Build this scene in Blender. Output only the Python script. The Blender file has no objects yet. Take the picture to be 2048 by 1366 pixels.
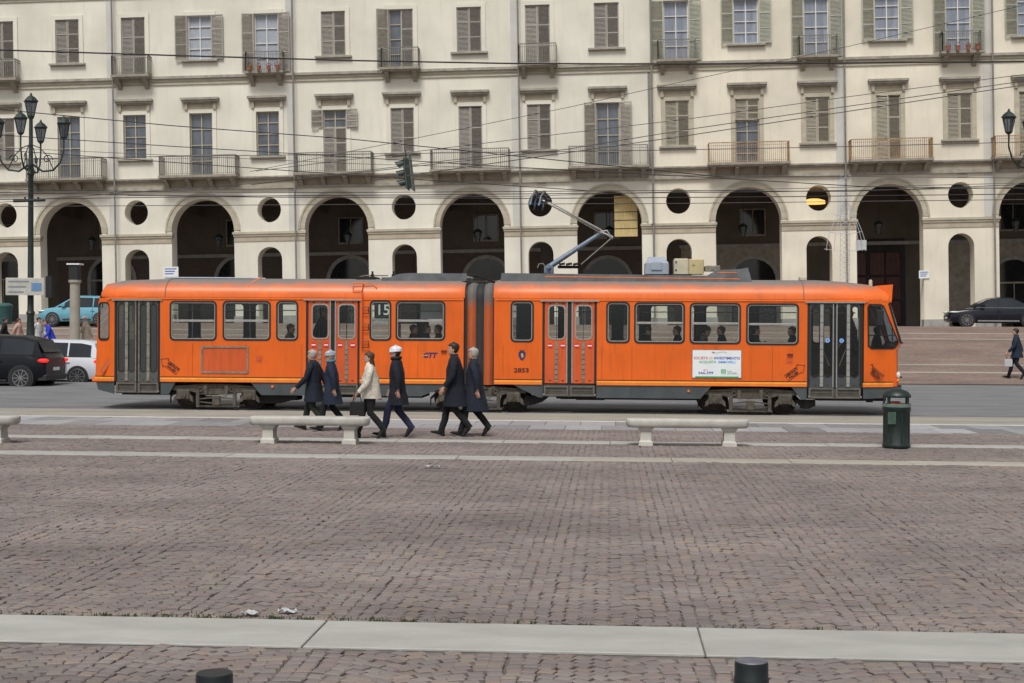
import bpy, bmesh, math, random
from mathutils import Vector, Matrix
from math import sin, cos, pi, radians, tan, atan, sqrt
random.seed(7)
S = bpy.context.scene
COL = S.collection
# ------------------------------------------------------------------ camera
FPX = 2844.4                       # focal length in pixels of the 2048 px wide photograph
CAM_H = 2.14
cd = bpy.data.cameras.new('camera'); cam = bpy.data.objects.new('camera', cd); COL.objects.link(cam)
cd.sensor_width = 36.0; cd.lens = 36.0 * FPX / 2048.0; cd.clip_start = 0.1; cd.clip_end = 1500
RC = (Matrix.Rotation(atan(FPX / 41000), 3, 'Z') @ Matrix.Rotation(pi / 2 - atan(28 / FPX), 3, 'X') @ Matrix.Rotation(0.0052, 3, 'Z'))
cam.matrix_world = Matrix.Translation((0, 0, CAM_H)) @ RC.to_4x4()
S.camera = cam
# ------------------------------------------------------------------ world, sun, exposure
SUN_EL, SUN_AZ = radians(57), radians(190)     # soft high sun behind and left of the camera, under cloud
w = bpy.data.worlds.new('World'); S.world = w; w.use_nodes = True
nt = w.node_tree; bg = nt.nodes['Background']
sky = nt.nodes.new('ShaderNodeTexSky'); sky.sky_type = 'NISHITA'; sky.sun_disc = False
sky.sun_elevation = SUN_EL; sky.sun_rotation = SUN_AZ; sky.air_density = 1.0; sky.dust_density = 3.0; sky.ozone_density = 1.0
hs = nt.nodes.new('ShaderNodeHueSaturation'); hs.inputs['Saturation'].default_value = 0.22
nt.links.new(sky.outputs[0], hs.inputs['Color']); nt.links.new(hs.outputs[0], bg.inputs[0])
bg.inputs[1].default_value = 0.083
sl = bpy.data.lights.new('sun', 'SUN'); so = bpy.data.objects.new('sun', sl); COL.objects.link(so)
sl.energy = 1.9; sl.angle = radians(20); sl.color = (1.0, 0.965, 0.91)
sd = Vector((sin(SUN_AZ) * cos(SUN_EL), cos(SUN_AZ) * cos(SUN_EL), sin(SUN_EL)))
so.rotation_euler = sd.to_track_quat('Z', 'Y').to_euler()
S.view_settings.view_transform = 'Standard'; S.view_settings.look = 'None'
S.view_settings.gamma = 1.0; S.view_settings.use_curve_mapping = False
S.view_settings.exposure = 0.36
S.cycles.max_bounces = 8; S.cycles.transparent_max_bounces = 16
try: S.cycles.use_denoising = True
except Exception: pass

# ------------------------------------------------------------------ measuring helpers
def ray(x, y): return RC @ Vector(((x - 1024) / FPX, -(y - 683) / FPX, -1))
def at(x, y, Y): d = ray(x, y); return Vector((0, 0, CAM_H)) + d * (Y / d.y)
def gnd(x, y, z=0.0): d = ray(x, y); return Vector((0, 0, CAM_H)) + d * ((z - CAM_H) / d.z)

# ------------------------------------------------------------------ materials
def lin(h):
    if isinstance(h, (tuple, list)): return tuple(h[:3])
    h = h.lstrip('#'); r = []
    for i in (0, 2, 4):
        v = int(h[i:i + 2], 16) / 255; r.append(v / 12.92 if v < .04045 else ((v + .055) / 1.055) ** 2.4)
    return tuple(r)
def mat(name, col, rough=.6, metal=0., var=.12, scale=6., bump=0., bscale=None, col2=None, stretch=(1, 1, 1), spec=.5, coat=0., detail=5., rand=0.):
    m = bpy.data.materials.new(name); m.use_nodes = True; n = m.node_tree; b = n.nodes['Principled BSDF']; L = n.links
    c = lin(col); b.inputs['Roughness'].default_value = rough; b.inputs['Metallic'].default_value = metal
    b.inputs['Specular IOR Level'].default_value = spec; b.inputs['Coat Weight'].default_value = coat
    tc = n.nodes.new('ShaderNodeTexCoord'); mp = n.nodes.new('ShaderNodeMapping'); mp.inputs['Scale'].default_value = stretch
    L.new(tc.outputs['Object'], mp.inputs['Vector'])
    if var or col2:
        nz = n.nodes.new('ShaderNodeTexNoise'); nz.inputs['Scale'].default_value = scale; nz.inputs['Detail'].default_value = detail; nz.inputs['Roughness'].default_value = .62
        L.new(mp.outputs[0], nz.inputs['Vector'])
        rp = n.nodes.new('ShaderNodeValToRGB'); rp.color_ramp.elements[0].position = .32; rp.color_ramp.elements[1].position = .68
        a = lin(col2) if col2 else tuple(v * (1 - var) for v in c); z = c if col2 else tuple(min(1, v * (1 + var)) for v in c)
        rp.color_ramp.elements[0].color = (*a, 1); rp.color_ramp.elements[1].color = (*z, 1)
        L.new(nz.outputs['Fac'], rp.inputs['Fac']); out = rp.outputs['Color']
        if rand:
            oi = n.nodes.new('ShaderNodeObjectInfo'); mr = n.nodes.new('ShaderNodeMapRange'); mr.inputs['To Min'].default_value = 1 - rand; mr.inputs['To Max'].default_value = 1 + rand
            L.new(oi.outputs['Random'], mr.inputs['Value']); mx = n.nodes.new('ShaderNodeVectorMath'); mx.operation = 'SCALE'
            L.new(out, mx.inputs[0]); L.new(mr.outputs[0], mx.inputs['Scale']); out = mx.outputs[0]
        L.new(out, b.inputs['Base Color'])
    else: b.inputs['Base Color'].default_value = (*c, 1)
    if bump:
        n2 = n.nodes.new('ShaderNodeTexNoise'); n2.inputs['Scale'].default_value = bscale or scale * 4; n2.inputs['Detail'].default_value = 6
        L.new(mp.outputs[0], n2.inputs['Vector']); bp = n.nodes.new('ShaderNodeBump'); bp.inputs['Strength'].default_value = bump; bp.inputs['Distance'].default_value = .02
        L.new(n2.outputs['Fac'], bp.inputs['Height']); L.new(bp.outputs[0], b.inputs['Normal'])
    return m
def glass(name, tint, alpha, rough=.04):
    """a flat pane: see-through tinted glass mixed with its own mirror sheen"""
    m = bpy.data.materials.new(name); m.use_nodes = True; n = m.node_tree; L = n.links
    for x in list(n.nodes): n.nodes.remove(x)
    o = n.nodes.new('ShaderNodeOutputMaterial'); t = n.nodes.new('ShaderNodeBsdfTransparent'); t.inputs[0].default_value = (*tint, 1)
    g = n.nodes.new('ShaderNodeBsdfGlossy'); g.inputs['Roughness'].default_value = rough; g.inputs[0].default_value = (.9, .95, 1, 1)
    d = n.nodes.new('ShaderNodeBsdfDiffuse'); d.inputs[0].default_value = (.10, .11, .11, 1)
    f = n.nodes.new('ShaderNodeFresnel'); f.inputs[0].default_value = 1.5
    a = n.nodes.new('ShaderNodeMixShader'); a.inputs[0].default_value = alpha; L.new(t.outputs[0], a.inputs[1]); L.new(d.outputs[0], a.inputs[2])
    b = n.nodes.new('ShaderNodeMixShader'); L.new(f.outputs[0], b.inputs[0]); L.new(a.outputs[0], b.inputs[1]); L.new(g.outputs[0], b.inputs[2]); L.new(b.outputs[0], o.inputs[0])
    return m
M = {}
def streaked(name, col, dirt, amount=.35, rough=.38, z0=None, z1=None, top=None, spec=.5, vs=(5, 5, .55), nsc=.9):
    """painted sheet metal with vertical run-off dirt; optional grime that thickens towards the roof crown"""
    m = bpy.data.materials.new(name); m.use_nodes = True; n = m.node_tree; b = n.nodes['Principled BSDF']; L = n.links
    b.inputs['Roughness'].default_value = rough; b.inputs['Specular IOR Level'].default_value = spec
    tc = n.nodes.new('ShaderNodeTexCoord'); mp = n.nodes.new('ShaderNodeMapping'); mp.inputs['Scale'].default_value = vs
    L.new(tc.outputs['Object'], mp.inputs['Vector'])
    nz = n.nodes.new('ShaderNodeTexNoise'); nz.inputs['Scale'].default_value = 1.6; nz.inputs['Detail'].default_value = 7; nz.inputs['Roughness'].default_value = .7; L.new(mp.outputs[0], nz.inputs['Vector'])
    rp = n.nodes.new('ShaderNodeMapRange'); rp.inputs['From Min'].default_value = .5; rp.inputs['From Max'].default_value = .82; rp.inputs['To Max'].default_value = amount; L.new(nz.outputs['Fac'], rp.inputs['Value'])
    n3 = n.nodes.new('ShaderNodeTexNoise'); n3.inputs['Scale'].default_value = nsc; n3.inputs['Detail'].default_value = 3; L.new(tc.outputs['Object'], n3.inputs['Vector'])
    mr3 = n.nodes.new('ShaderNodeMapRange'); mr3.inputs['From Min'].default_value = .3; mr3.inputs['From Max'].default_value = .7; mr3.inputs['To Min'].default_value = .86; mr3.inputs['To Max'].default_value = 1.1; L.new(n3.outputs['Fac'], mr3.inputs['Value'])
    sc = n.nodes.new('ShaderNodeVectorMath'); sc.operation = 'SCALE'; sc.inputs[0].default_value = lin(col); L.new(mr3.outputs[0], sc.inputs['Scale'])
    mx = n.nodes.new('ShaderNodeMix'); mx.data_type = 'RGBA'; L.new(rp.outputs[0], mx.inputs['Factor']); L.new(sc.outputs[0], mx.inputs['A']); mx.inputs['B'].default_value = (*lin(dirt), 1)
    out = mx.outputs['Result']
    if top:
        sp = n.nodes.new('ShaderNodeSeparateXYZ'); L.new(tc.outputs['Object'], sp.inputs[0])
        n4 = n.nodes.new('ShaderNodeTexNoise'); n4.inputs['Scale'].default_value = 2.2; n4.inputs['Detail'].default_value = 6; L.new(tc.outputs['Object'], n4.inputs['Vector'])
        ad = n.nodes.new('ShaderNodeMath'); ad.operation = 'MULTIPLY_ADD'; L.new(n4.outputs['Fac'], ad.inputs[0]); ad.inputs[1].default_value = .22; L.new(sp.outputs['Z'], ad.inputs[2])
        mz = n.nodes.new('ShaderNodeMapRange'); mz.inputs['From Min'].default_value = z0 + .11; mz.inputs['From Max'].default_value = z1 + .11; mz.interpolation_type = 'SMOOTHSTEP'; L.new(ad.outputs[0], mz.inputs['Value'])
        m2 = n.nodes.new('ShaderNodeMix'); m2.data_type = 'RGBA'; L.new(mz.outputs[0], m2.inputs['Factor']); L.new(out, m2.inputs['A']); m2.inputs['B'].default_value = (*lin(top), 1); out = m2.outputs['Result']
        rr = n.nodes.new('ShaderNodeMapRange'); rr.inputs['To Min'].default_value = rough; rr.inputs['To Max'].default_value = .75; L.new(mz.outputs[0], rr.inputs['Value']); L.new(rr.outputs[0], b.inputs['Roughness'])
    L.new(out, b.inputs['Base Color'])
    bp = n.nodes.new('ShaderNodeBump'); bp.inputs['Strength'].default_value = .12; bp.inputs['Distance'].default_value = .01
    n5 = n.nodes.new('ShaderNodeTexNoise'); n5.inputs['Scale'].default_value = 2.5; n5.inputs['Detail'].default_value = 2; L.new(tc.outputs['Object'], n5.inputs['Vector']); L.new(n5.outputs['Fac'], bp.inputs['Height']); L.new(bp.outputs[0], b.inputs['Normal'])
    return m
def emit(name, col, s):
    m = bpy.data.materials.new(name); m.use_nodes = True; b = m.node_tree.nodes['Principled BSDF']
    b.inputs['Base Color'].default_value = (*lin(col), 1); b.inputs['Emission Color'].default_value = (*lin(col), 1); b.inputs['Emission Strength'].default_value = s
    return m

# ------------------------------------------------------------------ mesh helpers
class MB:
    def __init__(s): s.v = []; s.f = []
    def add(s, vs, fs):
        k = len(s.v); s.v += [tuple(v) for v in vs]; s.f += [tuple(i + k for i in f) for f in fs]; return s
    def box(s, x0, x1, y0, y1, z0, z1):
        return s.add([(x0, y0, z0), (x1, y0, z0), (x1, y1, z0), (x0, y1, z0), (x0, y0, z1), (x1, y0, z1), (x1, y1, z1), (x0, y1, z1)],
                     [(0, 3, 2, 1), (4, 5, 6, 7), (0, 1, 5, 4), (1, 2, 6, 5), (2, 3, 7, 6), (3, 0, 4, 7)])
    def cbox(s, x0, x1, y0, y1, z0, z1, c):
        """box with chamfered vertical and top edges"""
        P = [(x0 + c, y0), (x1 - c, y0), (x1, y0 + c), (x1, y1 - c), (x1 - c, y1), (x0 + c, y1), (x0, y1 - c), (x0, y0 + c)]
        Q = [(min(max(x, x0 + c), x1 - c), min(max(y, y0 + c), y1 - c)) for x, y in P]
        v = [(x, y, z0) for x, y in P] + [(x, y, z1 - c) for x, y in P] + [(x, y, z1) for x, y in Q]
        f = [tuple(range(7, -1, -1)), tuple(range(16, 24))]
        for r in (0, 8):
            for i in range(8): j = (i + 1) % 8; f.append((r + i, r + j, r + 8 + j, r + 8 + i))
        return s.add(v, f)
    def cyl(s, a, b, r, n=10, r2=None, cap=True):
        a, b = Vector(a), Vector(b); d = (b - a); r2 = r if r2 is None else r2
        if d.length < 1e-9: return s
        q = d.to_track_quat('Z', 'Y'); X = q @ Vector((1, 0, 0)); Y = q @ Vector((0, 1, 0)); v = []
        for p, rr in ((a, r), (b, r2)):
            for i in range(n): t = 2 * pi * i / n; v.append(p + X * (rr * cos(t)) + Y * (rr * sin(t)))
        f = [(i, (i + 1) % n, n + (i + 1) % n, n + i) for i in range(n)]
        if cap: f += [tuple(range(n - 1, -1, -1)), tuple(range(n, 2 * n))]
        return s.add(v, f)
    def tube(s, pts, r, n=8, closed=False):
        pts = [Vector(p) for p in pts]; R = r if isinstance(r, (list, tuple)) else [r] * len(pts); k = len(pts); v = []; X = None
        for i, p in enumerate(pts):
            a = pts[(i - 1) % k] if closed or i else p; b = pts[(i + 1) % k] if closed or i < k - 1 else p
            t = (b - a).normalized()
            if X is None:
                X = t.orthogonal().normalized()
            X = (X - t * X.dot(t)); X = X.normalized() if X.length > 1e-6 else t.orthogonal().normalized()
            Y = t.cross(X)
            for j in range(n): u = 2 * pi * j / n; v.append(p + X * (R[i] * cos(u)) + Y * (R[i] * sin(u)))
        f = []
        for i in range(k if closed else k - 1):
            a0 = i * n; b0 = ((i + 1) % k) * n
            for j in range(n): f.append((a0 + j, a0 + (j + 1) % n, b0 + (j + 1) % n, b0 + j))
        if not closed: f += [tuple(range(n - 1, -1, -1)), tuple(range((k - 1) * n, k * n))]
        return s.add(v, f)
    def prism(s, poly, y0, y1):
        """polygon of (x, z) points, extruded from y0 to y1"""
        n = len(poly); v = [(x, y0, z) for x, z in poly] + [(x, y1, z) for x, z in poly]
        return s.add(v, [tuple(range(n)), tuple(range(2 * n - 1, n - 1, -1))] + [(i, n + i, n + (i + 1) % n, (i + 1) % n) for i in range(n)])
    def hprism(s, poly, z0, z1):
        n = len(poly); v = [(x, y, z0) for x, y in poly] + [(x, y, z1) for x, y in poly]
        return s.add(v, [tuple(range(n - 1, -1, -1)), tuple(range(n, 2 * n))] + [(i, (i + 1) % n, n + (i + 1) % n, n + i) for i in range(n)])
    def lathe(s, prof, c=(0, 0, 0), n=16, sy=1.):
        """(radius, z) profile turned about a vertical axis at c"""
        v = []; f = []
        for r, z in prof:
            for i in range(n): t = 2 * pi * i / n; v.append((c[0] + r * cos(t), c[1] + r * sin(t) * sy, c[2] + z))
        for k in range(len(prof) - 1):
            for i in range(n): f.append((k * n + i, k * n + (i + 1) % n, (k + 1) * n + (i + 1) % n, (k + 1) * n + i))
        f += [tuple(range(n - 1, -1, -1)), tuple(range((len(prof) - 1) * n, len(prof) * n))]
        return s.add(v, f)
    def ring(s, c, axis, R, r, n=16, m=6):
        """torus of major radius R round axis"""
        q = Vector(axis).to_track_quat('Z', 'Y'); return s.tube([Vector(c) + q @ Vector((R * cos(2 * pi * i / n), R * sin(2 * pi * i / n), 0)) for i in range(n)], r, m, True)
    def loft(s, rows, closed=False, caps=False):
        n = len(rows[0]); v = [p for r in rows for p in r]; f = []
        for k in range(len(rows) - 1):
            for i in range(n if closed else n - 1):
                j = (i + 1) % n; f.append((k * n + i, k * n + j, (k + 1) * n + j, (k + 1) * n + i))
        if caps: f += [tuple(range(n - 1, -1, -1)), tuple(range((len(rows) - 1) * n, len(rows) * n))]
        return s.add(v, f)
    def ell(s, c, rx, ry, rz, n=14, m=9):
        rows = []
        for k in range(1, m):
            a = pi * k / m; rows.append([(c[0] + rx * sin(a) * cos(2 * pi * i / n), c[1] + ry * sin(a) * sin(2 * pi * i / n), c[2] - rz * cos(a)) for i in range(n)])
        return s.loft(rows, True, True)
    def mesh(s, name, m, smooth=None, fix=True):
        me = bpy.data.meshes.new(name); me.from_pydata(s.v, [], s.f)
        if fix:
            b = bmesh.new(); b.from_mesh(me); bmesh.ops.recalc_face_normals(b, faces=b.faces); b.to_mesh(me); b.free()
        if m: me.materials.append(m)
        shade(me, smooth); return me
    def build(s, name, m, parent=None, smooth=None, fix=True):
        return link(name, s.mesh(name, m, smooth, fix), parent)
def shade(me, deg):
    if deg:
        me.polygons.foreach_set('use_smooth', [True] * len(me.polygons))
        try: me.set_sharp_from_angle(angle=radians(deg))
        except Exception: pass
OFF = {}
def link(name, me, parent=None, loc=None):
    o = bpy.data.objects.new(name, me); COL.objects.link(o)
    if parent is not None:
        o.parent = parent; o.location = OFF.get(parent.name, (0, 0, 0))
    if loc is not None: o.location = loc
    return o
def tag(o, label, cat, group=None):
    o['label'] = label; o['category'] = cat
    if group: o['group'] = group
    return o
def thing(name, label, cat, loc=(0, 0, 0), rz=0, group=None, world=False):
    """Empty at a thing's base; with world=True its parts are written in world coordinates"""
    o = bpy.data.objects.new(name, None); COL.objects.link(o); o.location = loc; o.rotation_euler = (0, 0, rz); o.empty_display_size = .3
    if world: OFF[o.name] = tuple(-v for v in loc)
    return tag(o, label, cat, group)
def struct(o, kind='structure'): o['kind'] = kind; return o
def dup(root, loc=None, rz=None, label=None, group=None):
    def cp(o, p):
        c = o.copy(); COL.objects.link(c)
        if p is not None: c.parent = p
        for ch in list(KIDS.get(o.name, [])): cp(ch, c)
        return c
    KIDS.clear()
    for o in bpy.data.objects:
        if o.parent: KIDS.setdefault(o.parent.name, []).append(o)
    r = cp(root, None)
    if loc is not None: r.location = loc
    if rz is not None: r.rotation_euler = (0, 0, rz)
    if label: r['label'] = label
    if group: r['group'] = group
    return r
KIDS = {}
def curve_mesh(splines, depth, name):
    cu = bpy.data.curves.new('tmp', 'CURVE'); cu.dimensions = '2D'; cu.fill_mode = 'BOTH'; cu.extrude = depth / 2
    for pts in splines:
        sp = cu.splines.new('POLY'); sp.points.add(len(pts) - 1); sp.use_cyclic_u = True
        for i, p in enumerate(pts): sp.points[i].co = (p[0], p[1], 0, 1)
    ob = bpy.data.objects.new('tmp', cu); me = bpy.data.meshes.new_from_object(ob); bpy.data.objects.remove(ob); bpy.data.curves.remove(cu)
    me.name = name; return me
def plate(name, m, outline, holes, y0, y1, parent=None, fn=None, smooth=None):
    """sheet standing in x-z with holes cut through, from y0 to y1"""
    me = curve_mesh([outline] + holes, abs(y1 - y0), name); yc = (y0 + y1) / 2
    for v in me.vertices:
        x, z, d = v.co; v.co = (x, yc - d, z)
        if fn: v.co = fn(v.co)
    me.materials.clear()
    if m: me.materials.append(m)
    shade(me, smooth); return link(name, me, parent)
def rrect(x0, x1, z0, z1, r, n=4):
    r = min(r, (x1 - x0) / 2 - 1e-4, (z1 - z0) / 2 - 1e-4); P = []
    for cx, cz, a in ((x1 - r, z1 - r, 0), (x0 + r, z1 - r, 90), (x0 + r, z0 + r, 180), (x1 - r, z0 + r, 270)):
        for i in range(n + 1): t = radians(a + 90 * i / n); P.append((cx + r * cos(t), cz + r * sin(t)))
    return P
def archpoly(cx, hw, z0, zs, n=14, rise=None):
    rise = hw if rise is None else rise
    return [(cx + hw, z0)] + [(cx + hw * cos(pi * i / n), zs + rise * sin(pi * i / n)) for i in range(n + 1)] + [(cx - hw, z0)]
def circ(cx, cz, rx, rz=None, n=20): rz = rx if rz is None else rz; return [(cx + rx * cos(2 * pi * i / n), cz + rz * sin(2 * pi * i / n)) for i in range(n)]
def text(name, body, m, x, z, size, y, parent, rot=0., align='CENTER', width=None, th=.003, shear=0., bold=.0):
    """lettering standing in x-z, facing the viewer (-y)"""
    cu = bpy.data.curves.new('tmp', 'FONT'); cu.body = body; cu.size = size; cu.align_x = align; cu.align_y = 'CENTER'; cu.extrude = th / 2; cu.offset = bold; cu.shear = shear; cu.resolution_u = 3
    ob = bpy.data.objects.new('tmp', cu); me = bpy.data.meshes.new_from_object(ob); bpy.data.objects.remove(ob); bpy.data.curves.remove(cu)
    me.name = name; xs = [v.co.x for v in me.vertices]; k = 1.
    if width and xs: k = width / (max(xs) - min(xs))
    for v in me.vertices:
        a, b = v.co.x * k, v.co.y; v.co = (x + a * cos(rot) - b * sin(rot), y - v.co.z, z + a * sin(rot) + b * cos(rot))
    me.materials.clear(); me.materials.append(m); return link(name, me, parent)
# ------------------------------------------------------------------ the material set
M['plaster'] = streaked('plaster_cool', (.74, .715, .62), (.52, .49, .41), .45, rough=.92, spec=.2, vs=(1.6, 1.6, .22), nsc=.35)
M['plaster_warm'] = streaked('plaster_warm', (.75, .70, .58), (.54, .48, .37), .5, rough=.92, spec=.2, vs=(1.6, 1.6, .22), nsc=.4)
M['band'] = mat('band_stone', (.46, .42, .33), .9, var=.15, scale=1.5, bump=.2, stretch=(1, 1, 2))
M['hood'] = mat('hood_stone', (.34, .315, .265), .9, var=.25, scale=3, bump=.2)
M['frieze'] = mat('frieze_stone', (.42, .37, .28), .9, var=.14, scale=2, bump=.1)
M['strip'] = mat('strip_render', (.57, .56, .52), .9, var=.08, scale=.8, bump=.1)
M['plinth'] = mat('plinth_stone', (.33, .33, .31), .85, var=.2, scale=3, bump=.3)
M['arcade_in'] = mat('arcade_plaster_shaded', (.13, .112, .09), .9, var=.18, scale=.7, bump=.1)  # plaster colour darkened to carry the shade inside the arcade
M['shutter'] = mat('shutter_grey', (.37, .345, .305), .75, var=.12, scale=5, rand=.12)
M['shutter_beige'] = mat('shutter_beige', (.40, .365, .29), .75, var=.12, scale=5, rand=.12)
M['shutter_green'] = mat('shutter_green', (.40, .405, .335), .75, var=.1, scale=5, rand=.1)
M['frame_white'] = mat('frame_white', (.66, .66, .63), .5, var=.06)
M['frame_wood'] = mat('frame_wood', (.43, .38, .29), .6, var=.12)
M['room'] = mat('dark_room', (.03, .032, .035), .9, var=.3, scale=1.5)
M['curtain'] = mat('curtain_lace', (.36, .39, .44), .9, var=.18, scale=9, stretch=(3, 1, .3))
M['winglass'] = mat('window_glass', (.105, .12, .145), .08, var=.5, scale=.9, spec=.8, stretch=(1, 1, .4))
M['iron'] = mat('balcony_iron', (.20, .19, .165), .6, var=.25, scale=9)
M['iron_rust'] = mat('balcony_iron_rusty', (.36, .24, .14), .75, var=.3, scale=6)
M['balcony_stone'] = mat('balcony_stone', (.30, .27, .22), .9, var=.2, scale=3, bump=.2)
M['roof_tile'] = mat('roof_tiles', (.25, .12, .08), .9, var=.25, scale=6, bump=.4)
M['brown_roll'] = mat('shop_shutter_brown', (.085, .058, .047), .55, var=.2, scale=2, stretch=(1, 1, 4))
M['red_wood'] = mat('portal_wood', (.075, .022, .016), .5, var=.3, scale=3, stretch=(3, 1, .5))
M['dark_glass'] = mat('shop_glass', (.015, .018, .022), .08, var=.4, scale=1, spec=.7)
M['bamboo'] = mat('bamboo_blind', (.66, .52, .24), .75, var=.25, scale=7, stretch=(4, 1, .2))
M['warm_lamp'] = emit('warm_lamp', (1., .55, .16), 1.1)
M['copper'] = mat('downpipe_grey', (.25, .24, .22), .55, metal=.3, var=.15)
M['white_paint'] = mat('road_paint', (.72, .72, .70), .8, var=.3, scale=5, col2=(.46, .46, .45), detail=10)
M['asphalt'] = mat('asphalt', (.178, .18, .188), .85, var=.22, scale=1.3, bump=.5, bscale=90, stretch=(.35, 1, 1))
M['concrete'] = mat('track_concrete', (.30, .285, .245), .9, var=.18, scale=1.2, bump=.4, bscale=60, stretch=(.4, 1, 1))
M['joint'] = mat('joint_sand', (.135, .115, .10), .95, var=.35, scale=1.6, bump=.3)
M['rail'] = mat('rail_steel', (.30, .29, .28), .25, metal=.9, var=.2, scale=3)
M['slab'] = mat('slab_granite', (.36, .358, .33), .8, var=.16, scale=2.2, bump=.25, bscale=50, rand=.06, stretch=(.4, 1, 1), detail=9)
M['slab_beige'] = mat('slab_beige', (.35, .325, .27), .8, var=.14, scale=2, bump=.25, bscale=50, rand=.08, stretch=(.4, 1, 1))
M['slab_grey'] = mat('slab_grey', (.265, .265, .275), .75, var=.16, scale=3, bump=.25, bscale=40, rand=.36)
M['kerb'] = mat('kerb_stone', (.15, .115, .095), .85, var=.2, scale=3, bump=.3)
M['bench'] = mat('bench_stone', (.46, .45, .405), .75, var=.16, scale=3, bump=.25, bscale=40)
M['bin_green'] = mat('bin_green', (.011, .022, .019), .42, var=.25, scale=7, bump=.05)
M['bollard'] = mat('bollard_black', (.008, .012, .013), .4, var=.2, scale=5, bump=.04)
M['bollard_top'] = mat('bollard_worn_top', (.17, .17, .20), .45, var=.25, scale=12, metal=.3)
M['lamp_green'] = mat('cast_iron_green', (.016, .030, .026), .45, var=.25, scale=8)
M['lamp_glass'] = glass('lantern_glass', (.75, .8, .9), .55)
M['black'] = mat('black_rubber', (.012, .012, .013), .7, var=.2)
M['wire'] = mat('wire_black', (.02, .02, .022), .6, var=0)
M['wire_grey'] = mat('wire_grey', (.07, .068, .065), .6, var=0)
M['paper'] = mat('paper_white', (.44, .45, .46), .9, var=.1, scale=20)
# tram
M['orange'] = streaked('tram_orange', (.75, .126, .008), (.20, .05, .012), .42, rough=.34)
M['orange_roof'] = streaked('tram_roof_orange', (.79, .155, .022), (.25, .10, .05), .4, rough=.36, z0=3.03, z1=3.32, top=(.19, .175, .16))
M['orange_door'] = streaked('tram_door_orange', (.60, .095, .018), (.14, .04, .015), .5, rough=.42)
M['orange_dirty'] = streaked('bellows_orange_dirty', (.42, .085, .018), (.05, .03, .02), .95, rough=.6, z0=2.55, z1=2.95, top=(.13, .12, .11))
M['yellow'] = mat('stripe_yellow', (.85, .40, .045), .4, var=.1)
M['stripe_orange'] = mat('stripe_orange', (.80, .19, .02), .4, var=.1)
M['stripe_dark'] = mat('stripe_dark', (.05, .016, .014), .5, var=.1)
M['skirt'] = mat('tram_skirt_grey', (.058, .068, .075), .55, var=.22, scale=3, bump=.08, stretch=(1, 1, .6))
M['door_grey'] = mat('tram_door_grey', (.05, .056, .062), .45, var=.18, scale=3)
M['door_dirty'] = mat('tram_door_dusty', (.072, .075, .072), .6, var=.25, scale=3)
M['step_box'] = mat('step_box', (.06, .056, .048), .6, var=.3, scale=5)
M['alu'] = mat('aluminium', (.42, .41, .38), .38, metal=.65, var=.12, scale=10)
M['alu_dirty'] = mat('aluminium_dirty', (.23, .21, .17), .6, metal=.3, var=.35, scale=9)
M['roofgrey'] = mat('roof_fairing_grey', (.12, .13, .14), .6, var=.25, scale=3, bump=.05)
M['roofbox'] = mat('roof_box_blue_grey', (.30, .345, .40), .45, var=.1, scale=3)
M['beigebox'] = mat('roof_box_beige', (.50, .46, .34), .5, var=.12, scale=3)
M['beigebox2'] = mat('roof_box_yellowed', (.49, .41, .21), .5, var=.12, scale=3)
M['tglass'] = glass('tram_glass', (.95, .97, .96), .04)
M['tglass_dark'] = glass('tram_glass_dark', (.70, .74, .75), .10)
M['bogie'] = mat('bogie_dust', (.080, .070, .054), .85, var=.4, scale=6, bump=.3)
M['bogie_dark'] = mat('bogie_dark', (.022, .020, .018), .8, var=.4, scale=6, bump=.2)
M['wheel'] = mat('wheel_steel', (.045, .035, .028), .6, metal=.3, var=.3, scale=6)
M['underframe'] = mat('underframe_black', (.012, .011, .011), .85, var=.3)
M['bellow'] = mat('bellows_black', (.020, .020, .021), .7, var=.3, scale=6)
M['inside'] = mat('tram_lining', (.30, .30, .27), .7, var=.08)
M['inside_dark'] = mat('tram_interior_dark', (.05, .05, .048), .7, var=.2)
M['seat'] = mat('tram_seat', (.06, .035, .022), .6, var=.2)
M['pole'] = mat('grab_pole', (.45, .45, .42), .3, metal=.6, var=.1)
M['navy_ink'] = mat('ink_navy', (.025, .025, .12), .5, var=0)
M['black_ink'] = mat('ink_black', (.025, .010, .008), .5, var=0)
M['gold'] = mat('ink_gold', (.55, .38, .08), .5, var=0)
M['sign_red'] = mat('sign_red', (.62, .02, .03), .4, var=0)
M['sign_white'] = mat('sign_white', (.80, .80, .80), .4, var=.04)
M['poster'] = mat('poster_white', (.74, .78, .80), .45, var=.04, scale=3)
for nm, c in dict(p_red=(.62, .05, .09), p_orange=(.75, .28, .06), p_blue=(.02, .04, .42), p_green=(.03, .38, .13), p_cyan=(.04, .33, .80), p_steel=(.05, .10, .35), p_grey=(.22, .24, .26)).items(): M[nm] = mat(nm, c, .5, var=0)
M['panto_blue'] = mat('pantograph_blue_grey', (.20, .25, .32), .4, metal=.4, var=.2, scale=8)
M['panto_tip'] = mat('pantograph_horn_blue', (.12, .36, .62), .45, var=.1)
M['display'] = mat('display_black', (.022, .024, .026), .3, var=.1)
M['display_txt'] = emit('display_digits', (.75, .77, .68), .30)
M['red_lamp'] = emit('lamp_red', (.9, .02, .02), .9)
M['blue_lamp'] = emit('door_button_blue', (.22, .42, .85), .7)
M['lens'] = mat('lamp_lens', (.7, .7, .65), .1, var=0, spec=.8)
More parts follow.
